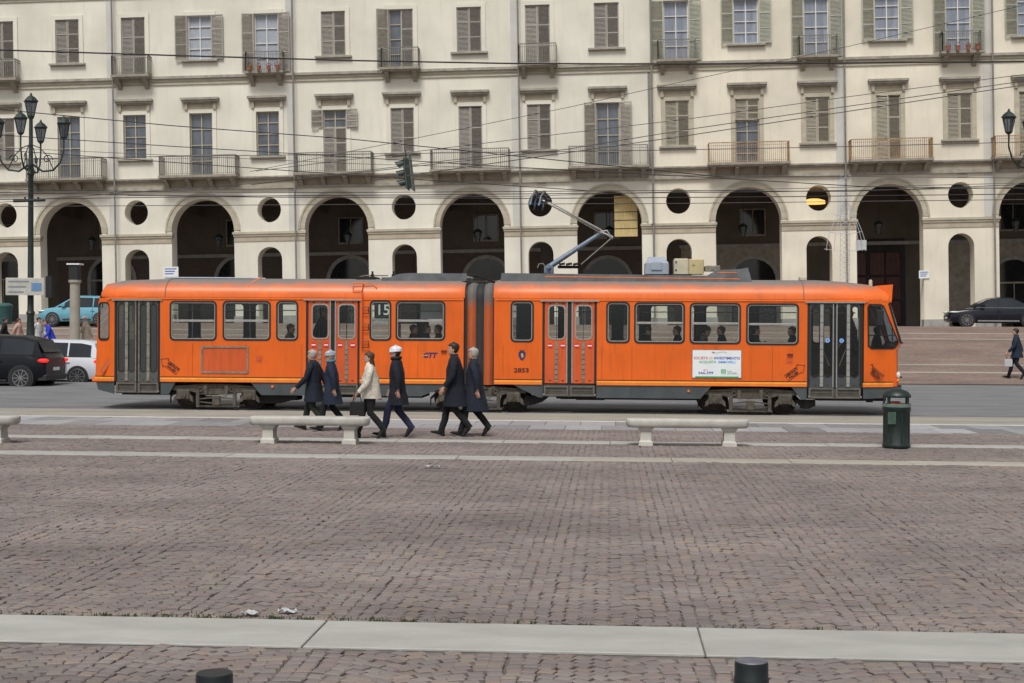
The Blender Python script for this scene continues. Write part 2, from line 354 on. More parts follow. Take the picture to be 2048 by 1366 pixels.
# people
M['skin'] = mat('skin', (.50, .28, .20), .55, var=.08, scale=20)
M['hair_dark'] = mat('hair_dark', (.020, .013, .010), .6, var=.3, scale=60)
M['hair_brown'] = mat('hair_brown', (.07, .035, .018), .6, var=.3, scale=60)
M['hair_grey'] = mat('hair_grey', (.36, .33, .30), .7, var=.2, scale=60)
for nm, c in dict(navy=(.006, .008, .016), navy2=(.008, .012, .024), navy3=(.010, .018, .040), blackcloth=(.007, .007, .008), olive=(.020, .026, .018), jeans=(.012, .015, .045), cream=(.58, .53, .45), wool_white=(.66, .67, .74), wool_grey=(.34, .36, .40), tealscarf=(.09, .17, .20),
                  blue=(.02, .05, .52), pinkish=(.50, .33, .28), greycloth=(.10, .10, .11), beigecoat=(.44, .38, .30), shoe=(.012, .011, .012), stripe_w=(.50, .50, .50), greenblue=(.03, .09, .08)).items():
    M[nm] = mat('cloth_' + nm, c, .9, var=.28, scale=9, bump=.8, bscale=11)
# cars
M['car_black'] = mat('car_black', (.006, .007, .011), .32, var=.1, coat=.08, spec=.22)
M['car_navy'] = mat('car_dark_blue', (.008, .010, .018), .22, var=.1, coat=.15, spec=.3)
M['car_white'] = mat('car_white', (.62, .65, .70), .22, var=.04, coat=.5)
M['car_blue'] = mat('car_light_blue', (.13, .36, .46), .22, var=.05, coat=.5)
M['car_glass'] = mat('car_glass', (.022, .028, .034), .08, var=.2, scale=.8, spec=.28)
M['tyre'] = mat('tyre', (.015, .015, .016), .8, var=.2)
M['rim'] = mat('rim_alloy', (.28, .28, .30), .3, metal=.7, var=.1)
M['chrome'] = mat('chrome', (.62, .62, .62), .15, metal=.9, var=.05)
M['tail_red'] = emit('tail_light_red', (.85, .015, .012), 1.0)
M['head_lens'] = mat('headlight_lens', (.62, .66, .62), .1, var=.1, spec=.9)
M['plastic'] = mat('plastic_dark', (.02, .02, .022), .6, var=.1)
# ------------------------------------------------------------------ ground
Y_KERB = 51.8; Z_TERR = 2.3
def gz(Y):
    if Y < Y_KERB: return 0.
    if Y > 72.6: return Z_TERR
    t = (Y - Y_KERB) / (72.6 - Y_KERB); return .16 + (Z_TERR - .16) * t
def cob_mat(name, cols, far=False):
    m = bpy.data.materials.new(name); m.use_nodes = True; n = m.node_tree; b = n.nodes['Principled BSDF']; L = n.links
    b.inputs['Roughness'].default_value = .72; tc = n.nodes.new('ShaderNodeTexCoord')
    rp = n.nodes.new('ShaderNodeValToRGB'); rp.color_ramp.interpolation = 'CONSTANT' if not far else 'LINEAR'
    while len(rp.color_ramp.elements) < len(cols): rp.color_ramp.elements.new(.5)
    for i, c in enumerate(cols): rp.color_ramp.elements[i].position = i / len(cols); rp.color_ramp.elements[i].color = (*c, 1)
    if far:
        mp = n.nodes.new('ShaderNodeMapping'); L.new(tc.outputs['Object'], mp.inputs['Vector'])
        vo = n.nodes.new('ShaderNodeTexVoronoi'); vo.inputs['Scale'].default_value = 7.5; vo.inputs['Randomness'].default_value = .55; L.new(mp.outputs[0], vo.inputs['Vector'])
        sp = n.nodes.new('ShaderNodeSeparateColor'); L.new(vo.outputs['Color'], sp.inputs[0]); L.new(sp.outputs[0], rp.inputs['Fac'])
        bp = n.nodes.new('ShaderNodeBump'); bp.invert = True; bp.inputs['Strength'].default_value = .6; bp.inputs['Distance'].default_value = .02; L.new(vo.outputs['Distance'], bp.inputs['Height']); L.new(bp.outputs[0], b.inputs['Normal'])
    else:
        ge = n.nodes.new('ShaderNodeNewGeometry'); oi = n.nodes.new('ShaderNodeObjectInfo'); ad = n.nodes.new('ShaderNodeMath'); ad.operation = 'ADD'
        L.new(ge.outputs['Random Per Island'], ad.inputs[0]); L.new(oi.outputs['Random'], ad.inputs[1]); fr = n.nodes.new('ShaderNodeMath'); fr.operation = 'FRACT'; L.new(ad.outputs[0], fr.inputs[0]); L.new(fr.outputs[0], rp.inputs['Fac'])
        n2 = n.nodes.new('ShaderNodeTexNoise'); n2.inputs['Scale'].default_value = 45; n2.inputs['Detail'].default_value = 5; L.new(tc.outputs['Object'], n2.inputs['Vector'])
        bp = n.nodes.new('ShaderNodeBump'); bp.inputs['Strength'].default_value = .35; bp.inputs['Distance'].default_value = .01; L.new(n2.outputs['Fac'], bp.inputs['Height']); L.new(bp.outputs[0], b.inputs['Normal'])
    # wide soft patches of wear, measured in world metres
    ge2 = n.nodes.new('ShaderNodeNewGeometry'); mp2 = n.nodes.new('ShaderNodeMapping'); mp2.inputs['Scale'].default_value = (.5, 1, 1); L.new(ge2.outputs['Position'], mp2.inputs['Vector'])
    n1 = n.nodes.new('ShaderNodeTexNoise'); n1.inputs['Scale'].default_value = .55; n1.inputs['Detail'].default_value = 7; n1.inputs['Roughness'].default_value = .65; L.new(mp2.outputs[0], n1.inputs['Vector'])
    mr = n.nodes.new('ShaderNodeMapRange'); mr.inputs['From Min'].default_value = .32; mr.inputs['From Max'].default_value = .68; mr.inputs['To Min'].default_value = .70; mr.inputs['To Max'].default_value = 1.22; L.new(n1.outputs['Fac'], mr.inputs['Value'])
    sc = n.nodes.new('ShaderNodeVectorMath'); sc.operation = 'SCALE'; L.new(rp.outputs[0], sc.inputs[0]); L.new(mr.outputs[0], sc.inputs['Scale']); L.new(sc.outputs[0], b.inputs['Base Color'])
    return m
CC = [tuple((v * .55 + g_ * .45) * .98 for v, g_ in zip(c, (.212, .178, .166))) for c in [(.200, .158, .148), (.225, .190, .172), (.190, .172, .160), (.262, .205, .165), (.165, .140, .135), (.215, .175, .170), (.245, .215, .190), (.205, .150, .132), (.182, .160, .158), (.235, .185, .160)]]
M['cobble'] = cob_mat('porphyry_cobble', CC)
M['cobble_far'] = cob_mat('porphyry_far', [(.20, .14, .118), (.23, .16, .135), (.21, .165, .145), (.25, .18, .14), (.185, .135, .12)], True)
M['moss'] = mat('moss', (.05, .075, .02), .95, var=.3, scale=40)
def sheet(name, x0, x1, ys, m, dz=0., zf=gz, nx=1):
    rows = [[(x0 + (x1 - x0) * i / nx, y, zf(y) + dz) for i in range(nx + 1)] for y in ys]
    return struct(MB().loft(rows).build(name, m, fix=False))
XL, XR = -110, 110
piazza = sheet('piazza_ground', XL, XR, [-45, 0, 32.48], M['joint'], -.022)
sheet('road_edge_line', XL, XR, [32.48, 32.75], M['white_paint'], .001)
sheet('track_concrete_strip', XL, XR, [32.75, 35.55], M['concrete'])
sheet('asphalt_road', XL, XR, [35.55, Y_KERB], M['asphalt'])
sheet('far_piazza_ground', XL, XR, [Y_KERB + .3, 60, 66, 72.6, 77, 84, 320], M['cobble_far'])
kerb = MB().box(XL, XR, Y_KERB, Y_KERB + .3, -.2, .162).build('road_kerb', M['kerb']); struct(kerb)
# painted lane lines and rails
for y in (38.72, 43.4): sheet('lane_line', XL, XR, [y, y + .16], M['white_paint'], .004)
for y in (36.0, 37.445, 40.3, 41.745):
    o = MB().box(XL, XR, y - .035, y + .035, -.05, .006).build('tram_rail', M['rail']); struct(o)
    MB().box(XL, XR, y + .035, y + .075, -.05, .003).build('rail_groove', M['bogie_dark'], o)
# rows of slabs set into the paving
def slab_mesh(L, W, h, c=.006):
    return MB().cbox(-L / 2, L / 2, -W / 2, W / 2, -h, 0, c)
def slabs(y0, y1, L, x0, x1, m, z=.004, jit=.0, gap=.012, parent=None, zf=lambda y: 0.):
    me = [slab_mesh(L - gap, (y1 - y0) - gap, .05).mesh('slab', m) for _ in range(1)]
    x = x0; k = 0
    while x < x1:
        o = link('slab', me[0], parent); yc = (y0 + y1) / 2
        o.location = (x + L / 2, yc, zf(yc) + z + random.uniform(-.003, .003)); o.rotation_euler = (random.uniform(-.003, .003), random.uniform(-.002, .002), 0); x += L
SB = 9.36, 10.22
front_strip = sheet('granite_strip_bed', XL, XR, [SB[0], SB[1]], M['joint'], -.012); front_strip.name = 'stone_strip'
slabs(SB[0], SB[1], 2.68, -.708 - 4.02 - 2.68 * 2, 9, M['slab'], parent=front_strip)
mid_strip = struct(sheet('stone_strip', XL, XR, [22.9, 23.55], M['joint'], -.012))
slabs(22.9, 23.55, 1.9, -12, -.9, M['slab'], parent=mid_strip); slabs(22.9, 23.55, 1.9, -.9, 10, M['slab_beige'], parent=mid_strip)
far_strip = struct(sheet('stone_strip', XL, XR, [26.35, 26.95], M['joint'], -.012)); slabs(26.35, 26.95, 2.0, -14, 12, M['slab'], parent=far_strip)
band = struct(sheet('slab_pavement', XL, XR, [29.95, 32.45], M['joint'], -.012))
for r, (a, b) in enumerate(((29.95, 31.2), (31.2, 32.45))): slabs(a, b, .78, -15 + .3 * r, 12, M['slab_grey'], parent=band)
for (a, b) in ((55.0, 55.35), (57.3, 57.65), (66.7, 67.0), (69.1, 69.45)):
    o = sheet('granite_line', XL, XR, [a, b], M['slab_beige'], .006)
# cobbles in shallow arcs: every one has its own edges; the 300 nearest in view are objects of their own
def cob_verts(cx, cy, rot, sx, sy, top, rnd):
    c, s = cos(rot), sin(rot); v = []
    for (f, z) in ((1., -.03), (1., top - .006), (.78, top)):
        for (a, b) in ((-1, -1), (1, -1), (1, 1), (-1, 1)):
            x = a * sx / 2 * f + rnd.uniform(-.004, .004); y = b * sy / 2 * f + rnd.uniform(-.004, .004)
            v.append((cx + x * c - y * s, cy + x * s + y * c, z))
    return v
CF = [(0, 1, 5, 4), (1, 2, 6, 5), (2, 3, 7, 6), (3, 0, 4, 7), (4, 5, 9, 8), (5, 6, 10, 9), (6, 7, 11, 10), (7, 4, 8, 11), (8, 9, 10, 11)]
from mathutils import noise as mnoise
rnd = random.Random(3); ZONES = [(5.6, SB[0]), (SB[1], 22.9), (23.55, 26.35), (26.95, 29.95)]
W, P, A = 1.30, .104, .26; cells = []
for (za, zb) in ZONES:
    for row in range(int((za - .5) / P), int((zb + .5) / P)):
        yc0 = row * P; half = .39 * yc0 + 1.3; xm = -.07 * yc0
        n0 = int((xm - half) / W) - 1; n1 = int((xm + half) / W) + 1
        for bay in range(n0, n1 + 1):
            k = 12
            for j in range(k):
                t = -1 + 2 * (j + .5 + rnd.uniform(-.12, .12)) / k; x = (bay + .5) * W + t * W / 2
                y = yc0 - A * t * t + rnd.uniform(-.007, .007)
                if y < za + .05 or y > zb - .05 or abs(x - xm) > half: continue
                sl_ = atan(-2 * A * t / (W / 2)); cells.append((x, y, sl_ + rnd.uniform(-.09, .09), W / k / max(.75, cos(sl_)) * .90, P * cos(sl_) * rnd.uniform(.84, .93), rnd.uniform(-.006, .006) + .014 * mnoise.noise(Vector((x * .9, y * .9, 0)))))
def seen(c):
    p = RC.transposed() @ (Vector((c[0], c[1], 0)) - Vector((0, 0, CAM_H))); u = p.x / -p.z * FPX; v = -p.y / -p.z * FPX + 683
    return abs(u) < 1015 and v < 1372
near = sorted([c for c in cells if c[1] < 9.5 and seen(c)], key=lambda c: c[1])[:290]; ns = set(near)
var = []
for i in range(6):
    b = MB(); b.add(cob_verts(0, 0, 0, .104, .098, 0, rnd), CF); var.append(b.mesh('cobble', M['cobble'], fix=False))
for i, c in enumerate(near):
    o = link('cobble', var[i % 6], piazza); o.location = (c[0], c[1], c[5]); o.rotation_euler = (rnd.uniform(-.03, .03), rnd.uniform(-.03, .03), c[2]); o.scale = (c[3] / .104, c[4] / .098, 1)
vs, fs = [], []
for c in cells:
    if c in ns: continue
    k = len(vs); vs += cob_verts(c[0], c[1], c[2], c[3], c[4], c[5], rnd); fs += [tuple(i + k for i in f) for f in CF]
me = bpy.data.meshes.new('cobbles'); me.from_pydata(vs, [], fs); me.materials.append(M['cobble'])
o = link('cobble_field', me, piazza); o['kind'] = 'stuff'
# moss along the far edge of the front strip
b = MB()
for i in range(700):
    x = rnd.uniform(-4.6, -1.2) if rnd.random() < .75 else rnd.uniform(-1.2, 3.5); y = SB[1] + .03 + abs(rnd.gauss(0, .05)); h = rnd.uniform(.006, .02)
    a = rnd.uniform(0, 6.28); d = rnd.uniform(.004, .012)
    b.add([(x - d * cos(a), y - d * sin(a), -.01), (x + d * cos(a), y + d * sin(a), -.01), (x, y, h)], [(0, 1, 2)])
o = b.build('moss', M['moss'], fix=False); o['kind'] = 'stuff'
# ------------------------------------------------------------------ the arcaded palaces
TH = .0207; BAY = 7.445; B0 = .06; YF = 77.0
SPLIT = 9.85
def bld(name, label, u0=None):
    r = thing(name, label, 'building', (-7.5, YF, Z_TERR)); r.rotation_euler = (0, -TH, 0); return r
palL = bld('arcaded_building', 'long cream palace with arcades and grey shutters, left behind the tram')
palR = bld('arcaded_building', 'warmer cream palace with green top shutters and brown balconies, right behind the tram')
def L2W(u, v, w_): return Vector((-7.5 + u * cos(TH) - w_ * sin(TH), YF + v, Z_TERR + u * sin(TH) + w_ * cos(TH)))
def uw(x, y, Y=YF): p = at(x, y, Y); dx = p.x + 7.5; dz = p.z - Z_TERR; return dx * cos(TH) + dz * sin(TH), -dx * sin(TH) + dz * cos(TH)
RA = 1.75; ZS = 5.38; TW = .95
URANGE = {palL: (-45.5, SPLIT), palR: (SPLIT, 49.)}
# ---- shared window pieces, drawn round (0, 0, 0) = middle of the sill
def leaf_mesh(name, W, H, m, parts=3):
    b = MB(); f = .055
    b.box(0, f, 0, .045, 0, H).box(W - f, W, 0, .045, 0, H).box(f, W - f, 0, .045, 0, f).box(f, W - f, 0, .045, H - f, H)
    for k in range(1, parts): z = H * k / parts; b.box(f, W - f, 0, .045, z - f / 2, z + f / 2)
    z = f + .02
    while z < H - f - .03:
        b.add([(f, .004, z), (W - f, .004, z), (W - f, .040, z + .045), (f, .040, z + .045), (f, .010, z - .006), (W - f, .010, z - .006), (W - f, .046, z + .039), (f, .046, z + .039)],
              [(0, 1, 2, 3), (4, 7, 6, 5), (0, 4, 5, 1), (3, 2, 6, 7)]); z += .068
    return b.mesh(name, m, fix=False)
def casement_mesh(W, H, m, rows=4):
    b = MB(); f = .06
    b.box(-W / 2, -W / 2 + f, 0, .06, 0, H).box(W / 2 - f, W / 2, 0, .06, 0, H).box(-f / 2, f / 2, 0, .06, f, H - f).box(-W / 2 + f, W / 2 - f, 0, .06, 0, f).box(-W / 2 + f, W / 2 - f, 0, .06, H - f, H)
    for k in range(1, rows):
        z = H * k / rows; b.box(-W / 2 + f, -f / 2, .005, .055, z - .022, z + .022).box(f / 2, W / 2 - f, .005, .055, z - .022, z + .022)
    return b.mesh('casement', m)
MC = {}
def memo(k, fn):
    if k not in MC: MC[k] = fn()
    return MC[k]
def surround(W, H, hood, m1):
    b = MB(); s = .21
    b.box(-W / 2 - s, -W / 2, -.05, .02, -.02, H + s).box(W / 2, W / 2 + s, -.05, .02, -.02, H + s).box(-W / 2, W / 2, -.05, .02, H, H + s)
    b.box(-W / 2 - s - .02, -W / 2 - s + .05, -.065, 0, -.02, H + s + .02).box(W / 2 + s - .05, W / 2 + s + .02, -.065, 0, -.02, H + s + .02)
    b.box(-W / 2, -W / 2 + .004, .02, .30, 0, H).box(W / 2 - .004, W / 2, .02, .30, 0, H)
    return b.mesh('window', m1)
def window(par, u, w0, W, H, kind, sh, hood=False, sill=True, wood='frame_white', glassy='winglass', surr='plaster'):
    o = link('window', memo(('sr', W, H, hood, surr), lambda: surround(W, H, hood, M[surr])), par, (u, 0, w0))
    def sub(name, me, loc, rot=None):
        c = link(name, me, o, loc)
        if rot: c.rotation_euler = rot
        return c
    if hood:
        def hm():
            b = MB(); t = H + .21; x = W / 2 + .42
            b.box(-x, x, -.34, .02, t + .50, t + .62).box(-x + .05, x - .05, -.27, .02, t + .40, t + .50).box(-x + .12, x - .12, -.18, .02, t + .33, t + .40); return b.mesh('hood', M['hood'])
        sub('hood', memo(('hood', W, H), hm), (0, 0, 0))
        def fm():
            t = H + .21; x = W / 2 + .24; return MB().box(-x, x, -.035, .015, t + .04, t + .33).box(-x, -x + .16, -.14, -.03, t - .02, t + .33).box(x - .16, x, -.14, -.03, t - .02, t + .33).mesh('frieze', M['frieze'])
        sub('frieze', memo(('fr', W, H), fm), (0, 0, 0))
    if sill:
        sub('sill', memo(('sill', W), lambda: MB().box(-W / 2 - .34, W / 2 + .34, -.20, .02, -.12, -.02).box(-W / 2 - .26, W / 2 + .26, -.12, .02, -.17, -.12).mesh('sill', M['hood'])), (0, 0, 0))
    lw = W / 2 - .01; lm = lambda Hh=H: memo(('leaf', W, round(Hh, 2), sh), lambda: leaf_mesh('shutter', lw, Hh, M[sh]))
    jit = random.uniform
    def glassset(h0, h1):
        Hh = h1 - h0
        sub('pane', memo(('pane', W, round(Hh, 2), glassy), lambda: MB().box(-W / 2, W / 2, .20, .215, 0, Hh).mesh('pane', M[glassy])), (0, 0, h0))
        sub('casement', memo(('cas', W, round(Hh, 2), wood), lambda: casement_mesh(W - .02, Hh, M[wood], 4 if Hh > 2 else 2)), (0, .135, h0))
    if kind in ('closed', 'ajar'):
        sub('shutter', lm(), (-W / 2 + .005, .03, 0), (0, 0, 0 if kind == 'closed' else -.25)); c = sub('shutter', lm(), (W / 2 - .005, .075, 0), (0, 0, pi))
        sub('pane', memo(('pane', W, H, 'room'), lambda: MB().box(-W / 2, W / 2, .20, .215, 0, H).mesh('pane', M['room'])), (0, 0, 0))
    elif kind == 'open':
        glassset(0, H); sub('shutter', lm(), (-W / 2 - .01, -.075, 0), (0, 0, pi + jit(.03, .16))); sub('shutter', lm(), (W / 2 + .01, -.12, 0), (0, 0, jit(-.16, -.03)))
    elif kind == 'halfopen':
        glassset(0, H); sub('shutter', lm(), (-W / 2 - .01, -.075, 0), (0, 0, pi + .35)); sub('shutter', lm(), (W / 2 - .005, .075, 0), (0, 0, pi))
    elif kind == 'glass': glassset(0, H)
    elif kind == 'flap':
        h = H * .72; glassset(h, H)
        sub('shutter', lm(h), (-W / 2 + .005, .03, 0)); sub('shutter', lm(h), (W / 2 - .005, .075, 0), (0, 0, pi))
        sub('shutter', lm(H - h), (-W / 2 - .01, -.075, h), (0, 0, pi + .1)); sub('shutter', lm(H - h), (W / 2 + .01, -.12, h), (0, 0, -.1))
    elif kind == 'topslat':
        h = H * .68; glassset(0, h); sub('shutter', lm(H - h), (-W / 2 + .005, .03, h)); sub('shutter', lm(H - h), (W / 2 - .005, .075, h), (0, 0, pi))
    return o
def balcony(par, u, w0, half, depth, h, rail_m, slab_m, nb):
    def sm():
        return MB().box(-half, half, -depth, .02, 0, .13).box(-half + .06, half - .06, -depth + .06, .02, -.07, 0).mesh('balcony', M[slab_m])
    o = link('balcony', memo(('bs', half, slab_m), sm), par, (u, 0, w0))
    def rm():
        b = MB(); y = -depth + .06; x = half - .06; t = .13
        for (a, c) in (((-x, y), (x, y)), ((-x, y), (-x, 0)), ((x, y), (x, 0))):
            n = max(2, int(sqrt((c[0] - a[0]) ** 2 + (c[1] - a[1]) ** 2) / .105))
            for i in range(n + 1):
                px, py = a[0] + (c[0] - a[0]) * i / n, a[1] + (c[1] - a[1]) * i / n; r = .011 if i % 12 else .02; b.box(px - r, px + r, py - r, py + r, t, h)
            d = .022; b.box(min(a[0], c[0]) - d, max(a[0], c[0]) + d, min(a[1], c[1]) - d, max(a[1], c[1]) + d, h, h + .045)
            d = .012; b.box(min(a[0], c[0]) - d, max(a[0], c[0]) + d, min(a[1], c[1]) - d, max(a[1], c[1]) + d, h - .14, h - .12).box(min(a[0], c[0]) - d, max(a[0], c[0]) + d, min(a[1], c[1]) - d, max(a[1], c[1]) + d, t + .07, t + .09)
        return b.mesh('railing', M[rail_m])
    link('railing', memo(('br', half, h, rail_m), rm), o, (0, 0, 0))
    def km():
        d = depth - .12
        return MB().prism([(0, 0), (1, 0)], 0, 0).v and None
    def bm():
        d = depth - .12; b = MB(); n = 7; pts = [(0, -.07), (-d, -.07), (-d, -.16)] + [(-d + (d - .1) * i / n, -.16 - .42 * (i / n) ** 1.6) for i in range(1, n + 1)] + [(0, -.60)]
        v = [(-.11, y, z) for y, z in pts] + [(.11, y, z) for y, z in pts]; k = len(pts)
        b.add(v, [tuple(range(k)), tuple(range(2 * k - 1, k - 1, -1))] + [(i, k + i, k + (i + 1) % k, (i + 1) % k) for i in range(k)]); return b.mesh('bracket', M[slab_m])
    for i in range(nb): link('bracket', memo(('bb', depth, slab_m), bm), o, (-half + .3 + (2 * half - .6) * i / (nb - 1), 0, 0))
    return o
def clip(a, b, lo, hi): return max(a, lo), min(b, hi)
for pal in (palL, palR):
    lo, hi = URANGE[pal]; P_ = M['plaster'] if pal is palL else M['plaster_warm']; left = pal is palL
    iA = [i for i in range(-7, 9) if lo < i * BAY + B0 < hi]; iP = [i for i in range(-7, 9) if lo < (i + .5) * BAY + B0 < hi]
    holes = [archpoly(i * BAY + B0, RA, -2.3, ZS, 20) for i in iA if lo + RA + .1 < i * BAY + B0 < hi - RA - .1]
    holes += [archpoly((i + .5) * BAY + B0, .68, -2.3, 3.75, 12) for i in iP] + [circ((i + .5) * BAY + B0, 6.46, .66, .69, 24) for i in iP]
    plate('arcade_wall', P_, [(lo, -2.4), (hi, -2.4), (hi, 7.65), (lo, 7.65)], holes, 0, TW, pal)
    MW, TWd = 1.28, 1.34; holes = []; wins = []
    for k in range(-14, 17):                                       # every half bay carries a window
        u = k * BAY / 2 + B0
        if not (lo + 1 < u < hi - 1): continue
        over_arch = k % 2 == 0; m0 = 8.36 if over_arch else 9.42; t0 = 14.80 if over_arch else 13.98
        holes.append([(u - MW / 2, m0), (u + MW / 2, m0), (u + MW / 2, 11.85), (u - MW / 2, 11.85)]); holes.append([(u - TWd / 2, t0), (u + TWd / 2, t0), (u + TWd / 2, 17.22), (u - TWd / 2, 17.22)])
        wins.append((k, u, over_arch, m0, t0))
    plate('upper_wall', P_, [(lo, 7.65), (hi, 7.65), (hi, 20.9), (lo, 20.9)], holes, 0, .45, pal)
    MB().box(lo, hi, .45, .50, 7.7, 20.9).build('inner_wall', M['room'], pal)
    # string courses and cornices
    def course(name, spec, m, a=lo, b_=hi):
        b = MB()
        for (z0, z1, d) in spec: b.box(a, b_, -d, .01, z0, z1)
        return b.build(name, M[m], pal)
    course('string_course', [(7.62, 7.74, .16), (7.74, 7.82, .10)], 'hood'); course('frieze_band', [(7.82, 8.14, .05)], 'frieze'); course('string_course', [(8.14, 8.22, .2), (8.22, 8.30, .26)], 'hood')
    course('string_course', [(13.44, 13.52, .07), (13.62, 13.76, .10)], 'band'); course('string_course', [(13.76, 13.90, .2)], 'hood')
    course('string_course', [(18.25, 18.45, .06), (18.45, 18.6, .16)], 'band'); course('roof_cornice', [(20.2, 20.4, .15), (20.4, 20.6, .3), (20.6, 20.9, .6)], 'band')
    MB().prism([(0, 0)] * 3, 0, 0); b = MB(); b.add([(lo, -.75, 20.9), (hi, -.75, 20.9), (hi, 6, 24), (lo, 6, 24), (lo, 14, 20.9), (hi, 14, 20.9)], [(0, 1, 2, 3), (3, 2, 5, 4), (0, 3, 4), (1, 5, 2), (0, 4, 5, 1)]); b.build('roof', M['roof_tile'], pal)
    # imposts, archivolts, plinths
    edges = [lo] + [x for i in iA for x in (i * BAY + B0 - RA, i * BAY + B0 + RA)] + [hi]
    for a, c in zip(edges[::2], edges[1::2]):
        if c - a < .2: continue
        g = -((a + c) / 2) * TH
        MB().box(a - .07, c + .07, -.13, .3, 5.14, 5.27).box(a - .03, c + .03, -.08, .3, 5.02, 5.14).build('impost', M['band'], pal)
        MB().box(a, c, -.035, .02, 4.74, 5.02).build('impost_band', M['frieze'], pal)
        nich = [(i + .5) * BAY + B0 for i in iP if a < (i + .5) * BAY + B0 < c]
        xs = [a - .05] + [q for n_ in nich for q in (n_ - .70, n_ + .70)] + [c + .05]
        for p, q in zip(xs[::2], xs[1::2]):
            if q - p > .1: MB().box(p, q, -.07, .5, -2.2, g + .42).build('plinth', M['plinth'], pal)
    for i in iA:
        u = i * BAY + B0; n = 20; ro, ri = RA + .36, RA + .002
        if u - ro < lo or u + ro > hi: continue
        b = MB()
        for (r1, r2, d) in ((ri, ro - .1, .035), (ro - .1, ro, .075)):
            poly = [(u + r1 * cos(pi * t / n), ZS + r1 * sin(pi * t / n)) for t in range(n + 1)] + [(u + r2 * cos(pi * t / n), ZS + r2 * sin(pi * t / n)) for t in range(n, -1, -1)]
            for t in range(n): b.add([(x, y, z) for y in (-d, .01) for (x, z) in (poly[t], poly[t + 1], poly[2 * n - t], poly[2 * n + 1 - t])], [(0, 1, 2, 3), (7, 6, 5, 4), (0, 4, 5, 1), (2, 6, 7, 3)])
        b.build('archivolt', M['band'], pal)
    for (k, u, over, m0, t0) in wins:
        nice = -8 < k < 10
        if left:
            tk = {-6: 'closed', -5: 'closed', -4: 'open', -3: 'open', -2: 'closed', -1: 'halfopen', 0: 'closed', 1: 'closed', 2: 'closed'}.get(k, 'closed')
            mk = {-7: 'closed', -6: 'glass', -5: 'glass', -4: 'glass', -3: 'glass', -2: 'flap', -1: 'closed', 0: 'closed', 1: 'closed', 2: 'open'}.get(k, 'closed'); sh = 'shutter'; sh2 = 'shutter'
            tg, mg, wd = ('curtain' if k < -1 else 'winglass'), 'winglass', ('frame_white' if k < -1 else 'frame_wood')
        else:
            tk = 'open'; sh = 'shutter_green'; sh2 = 'shutter_beige'; tg, mg, wd = 'curtain2', 'winglass', 'frame_white'
            mk = {3: 'closed', 4: 'topslat', 5: 'closed', 6: 'ajar', 7: 'closed', 8: 'closed'}.get(k, 'closed')
        if tg == 'curtain2' and 'curtain2' not in M: M['curtain2'] = mat('window_sky_blue', (.24, .265, .325), .25, var=.25, scale=2, stretch=(2, 1, .3), spec=.7)
        window(pal, u, t0, TWd, 17.22 - t0, tk, sh, sill=over, wood=wd, glassy=tg, surr='plaster' if left else 'plaster_warm')
        window(pal, u, m0, MW, 11.85 - m0, mk, sh2, hood=True, sill=not over, wood='frame_wood', glassy=mg, surr='band' if not left else 'plaster')
        if over: balcony(pal, u, 8.24, 2.16, .95, 1.16, 'iron_pale' if left else 'iron_rust', 'balcony_stone', 4) if False else balcony(pal, u, 8.24, 2.16, .95, 1.16, 'iron' if left else 'iron_rust', 'balcony_stone', 4)
        else: balcony(pal, u, 13.84, 1.06, .75, 1.14, 'iron', 'balcony_stone', 2)
    # inside the arcade
    g0 = -1.6
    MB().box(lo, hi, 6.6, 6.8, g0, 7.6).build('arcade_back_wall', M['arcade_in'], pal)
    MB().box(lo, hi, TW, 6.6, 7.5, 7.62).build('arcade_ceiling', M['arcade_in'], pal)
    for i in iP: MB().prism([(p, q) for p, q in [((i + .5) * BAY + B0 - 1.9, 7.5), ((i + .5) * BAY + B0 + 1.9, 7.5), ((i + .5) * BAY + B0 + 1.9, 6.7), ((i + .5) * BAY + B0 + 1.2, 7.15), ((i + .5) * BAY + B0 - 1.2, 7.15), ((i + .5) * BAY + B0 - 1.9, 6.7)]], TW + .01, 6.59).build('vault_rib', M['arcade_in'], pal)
    for i in iA:
        u = i * BAY + B0; gl = -u * TH; rr = random.Random(i + 50); off = rr.uniform(-.5, .9)
        if i == 3:
            fr = MB().box(u - 2.1, u + 2.1, 6.5, 6.62, gl, 4.6).build('portal', M['room'], pal)
            for a in (-1, 1):
                for q in range(2):
                    for z in range(3): MB().cbox(u + a * .98 - .9 + q * .9, u + a * .98 - .06 + q * .9, 6.42, 6.5, gl + .15 + z * 1.42, gl + 1.45 + z * 1.42, .03).build('door_panel', M['red_wood'], fr)
        else:
            MB().box(u - 3.3, u + 3.3, 6.52, 6.62, gl, 4.25).build('shop_front', M['brown_roll'] if i not in (2, 4) else M['hood'], pal)
            sfr = plate('shop_arch', M['plinth'], archpoly(u + off, 1.5, gl + .05, 2.6 + gl, 12), [archpoly(u + off, 1.28, gl + .06, 2.6 + gl, 12)], 6.40, 6.52, pal)
            MB().prism(archpoly(u + off, 1.27, gl + .05, 2.6 + gl, 12), 6.46, 6.5).build('pane', M['dark_glass'], sfr)
            MB().box(u + off - 1.27, u + off + 1.27, 6.42, 6.46, gl + 2.5, gl + 2.6).box(u + off - .03, u + off + .03, 6.42, 6.46, gl, gl + 2.5).build('mullion', M['hood'], sfr)
            wz = MB().box(u + off - .75, u + off + .75, 6.5, 6.6, 4.9, 6.5).build('mezzanine_window', M['hood'], pal); MB().box(u + off - .66, u + off - .04, 6.44, 6.5, 5.0, 6.4).build('pane', M['dark_glass'], wz); MB().box(u + off + .04, u + off + .66, 6.44, 6.5, 5.0, 6.4).build('pane', M['dark_glass'], wz)
        MB().box(u - 3.4, u + 3.4, 6.45, 6.6, 4.25, 4.45).build('shop_lintel', M['plinth'], pal)
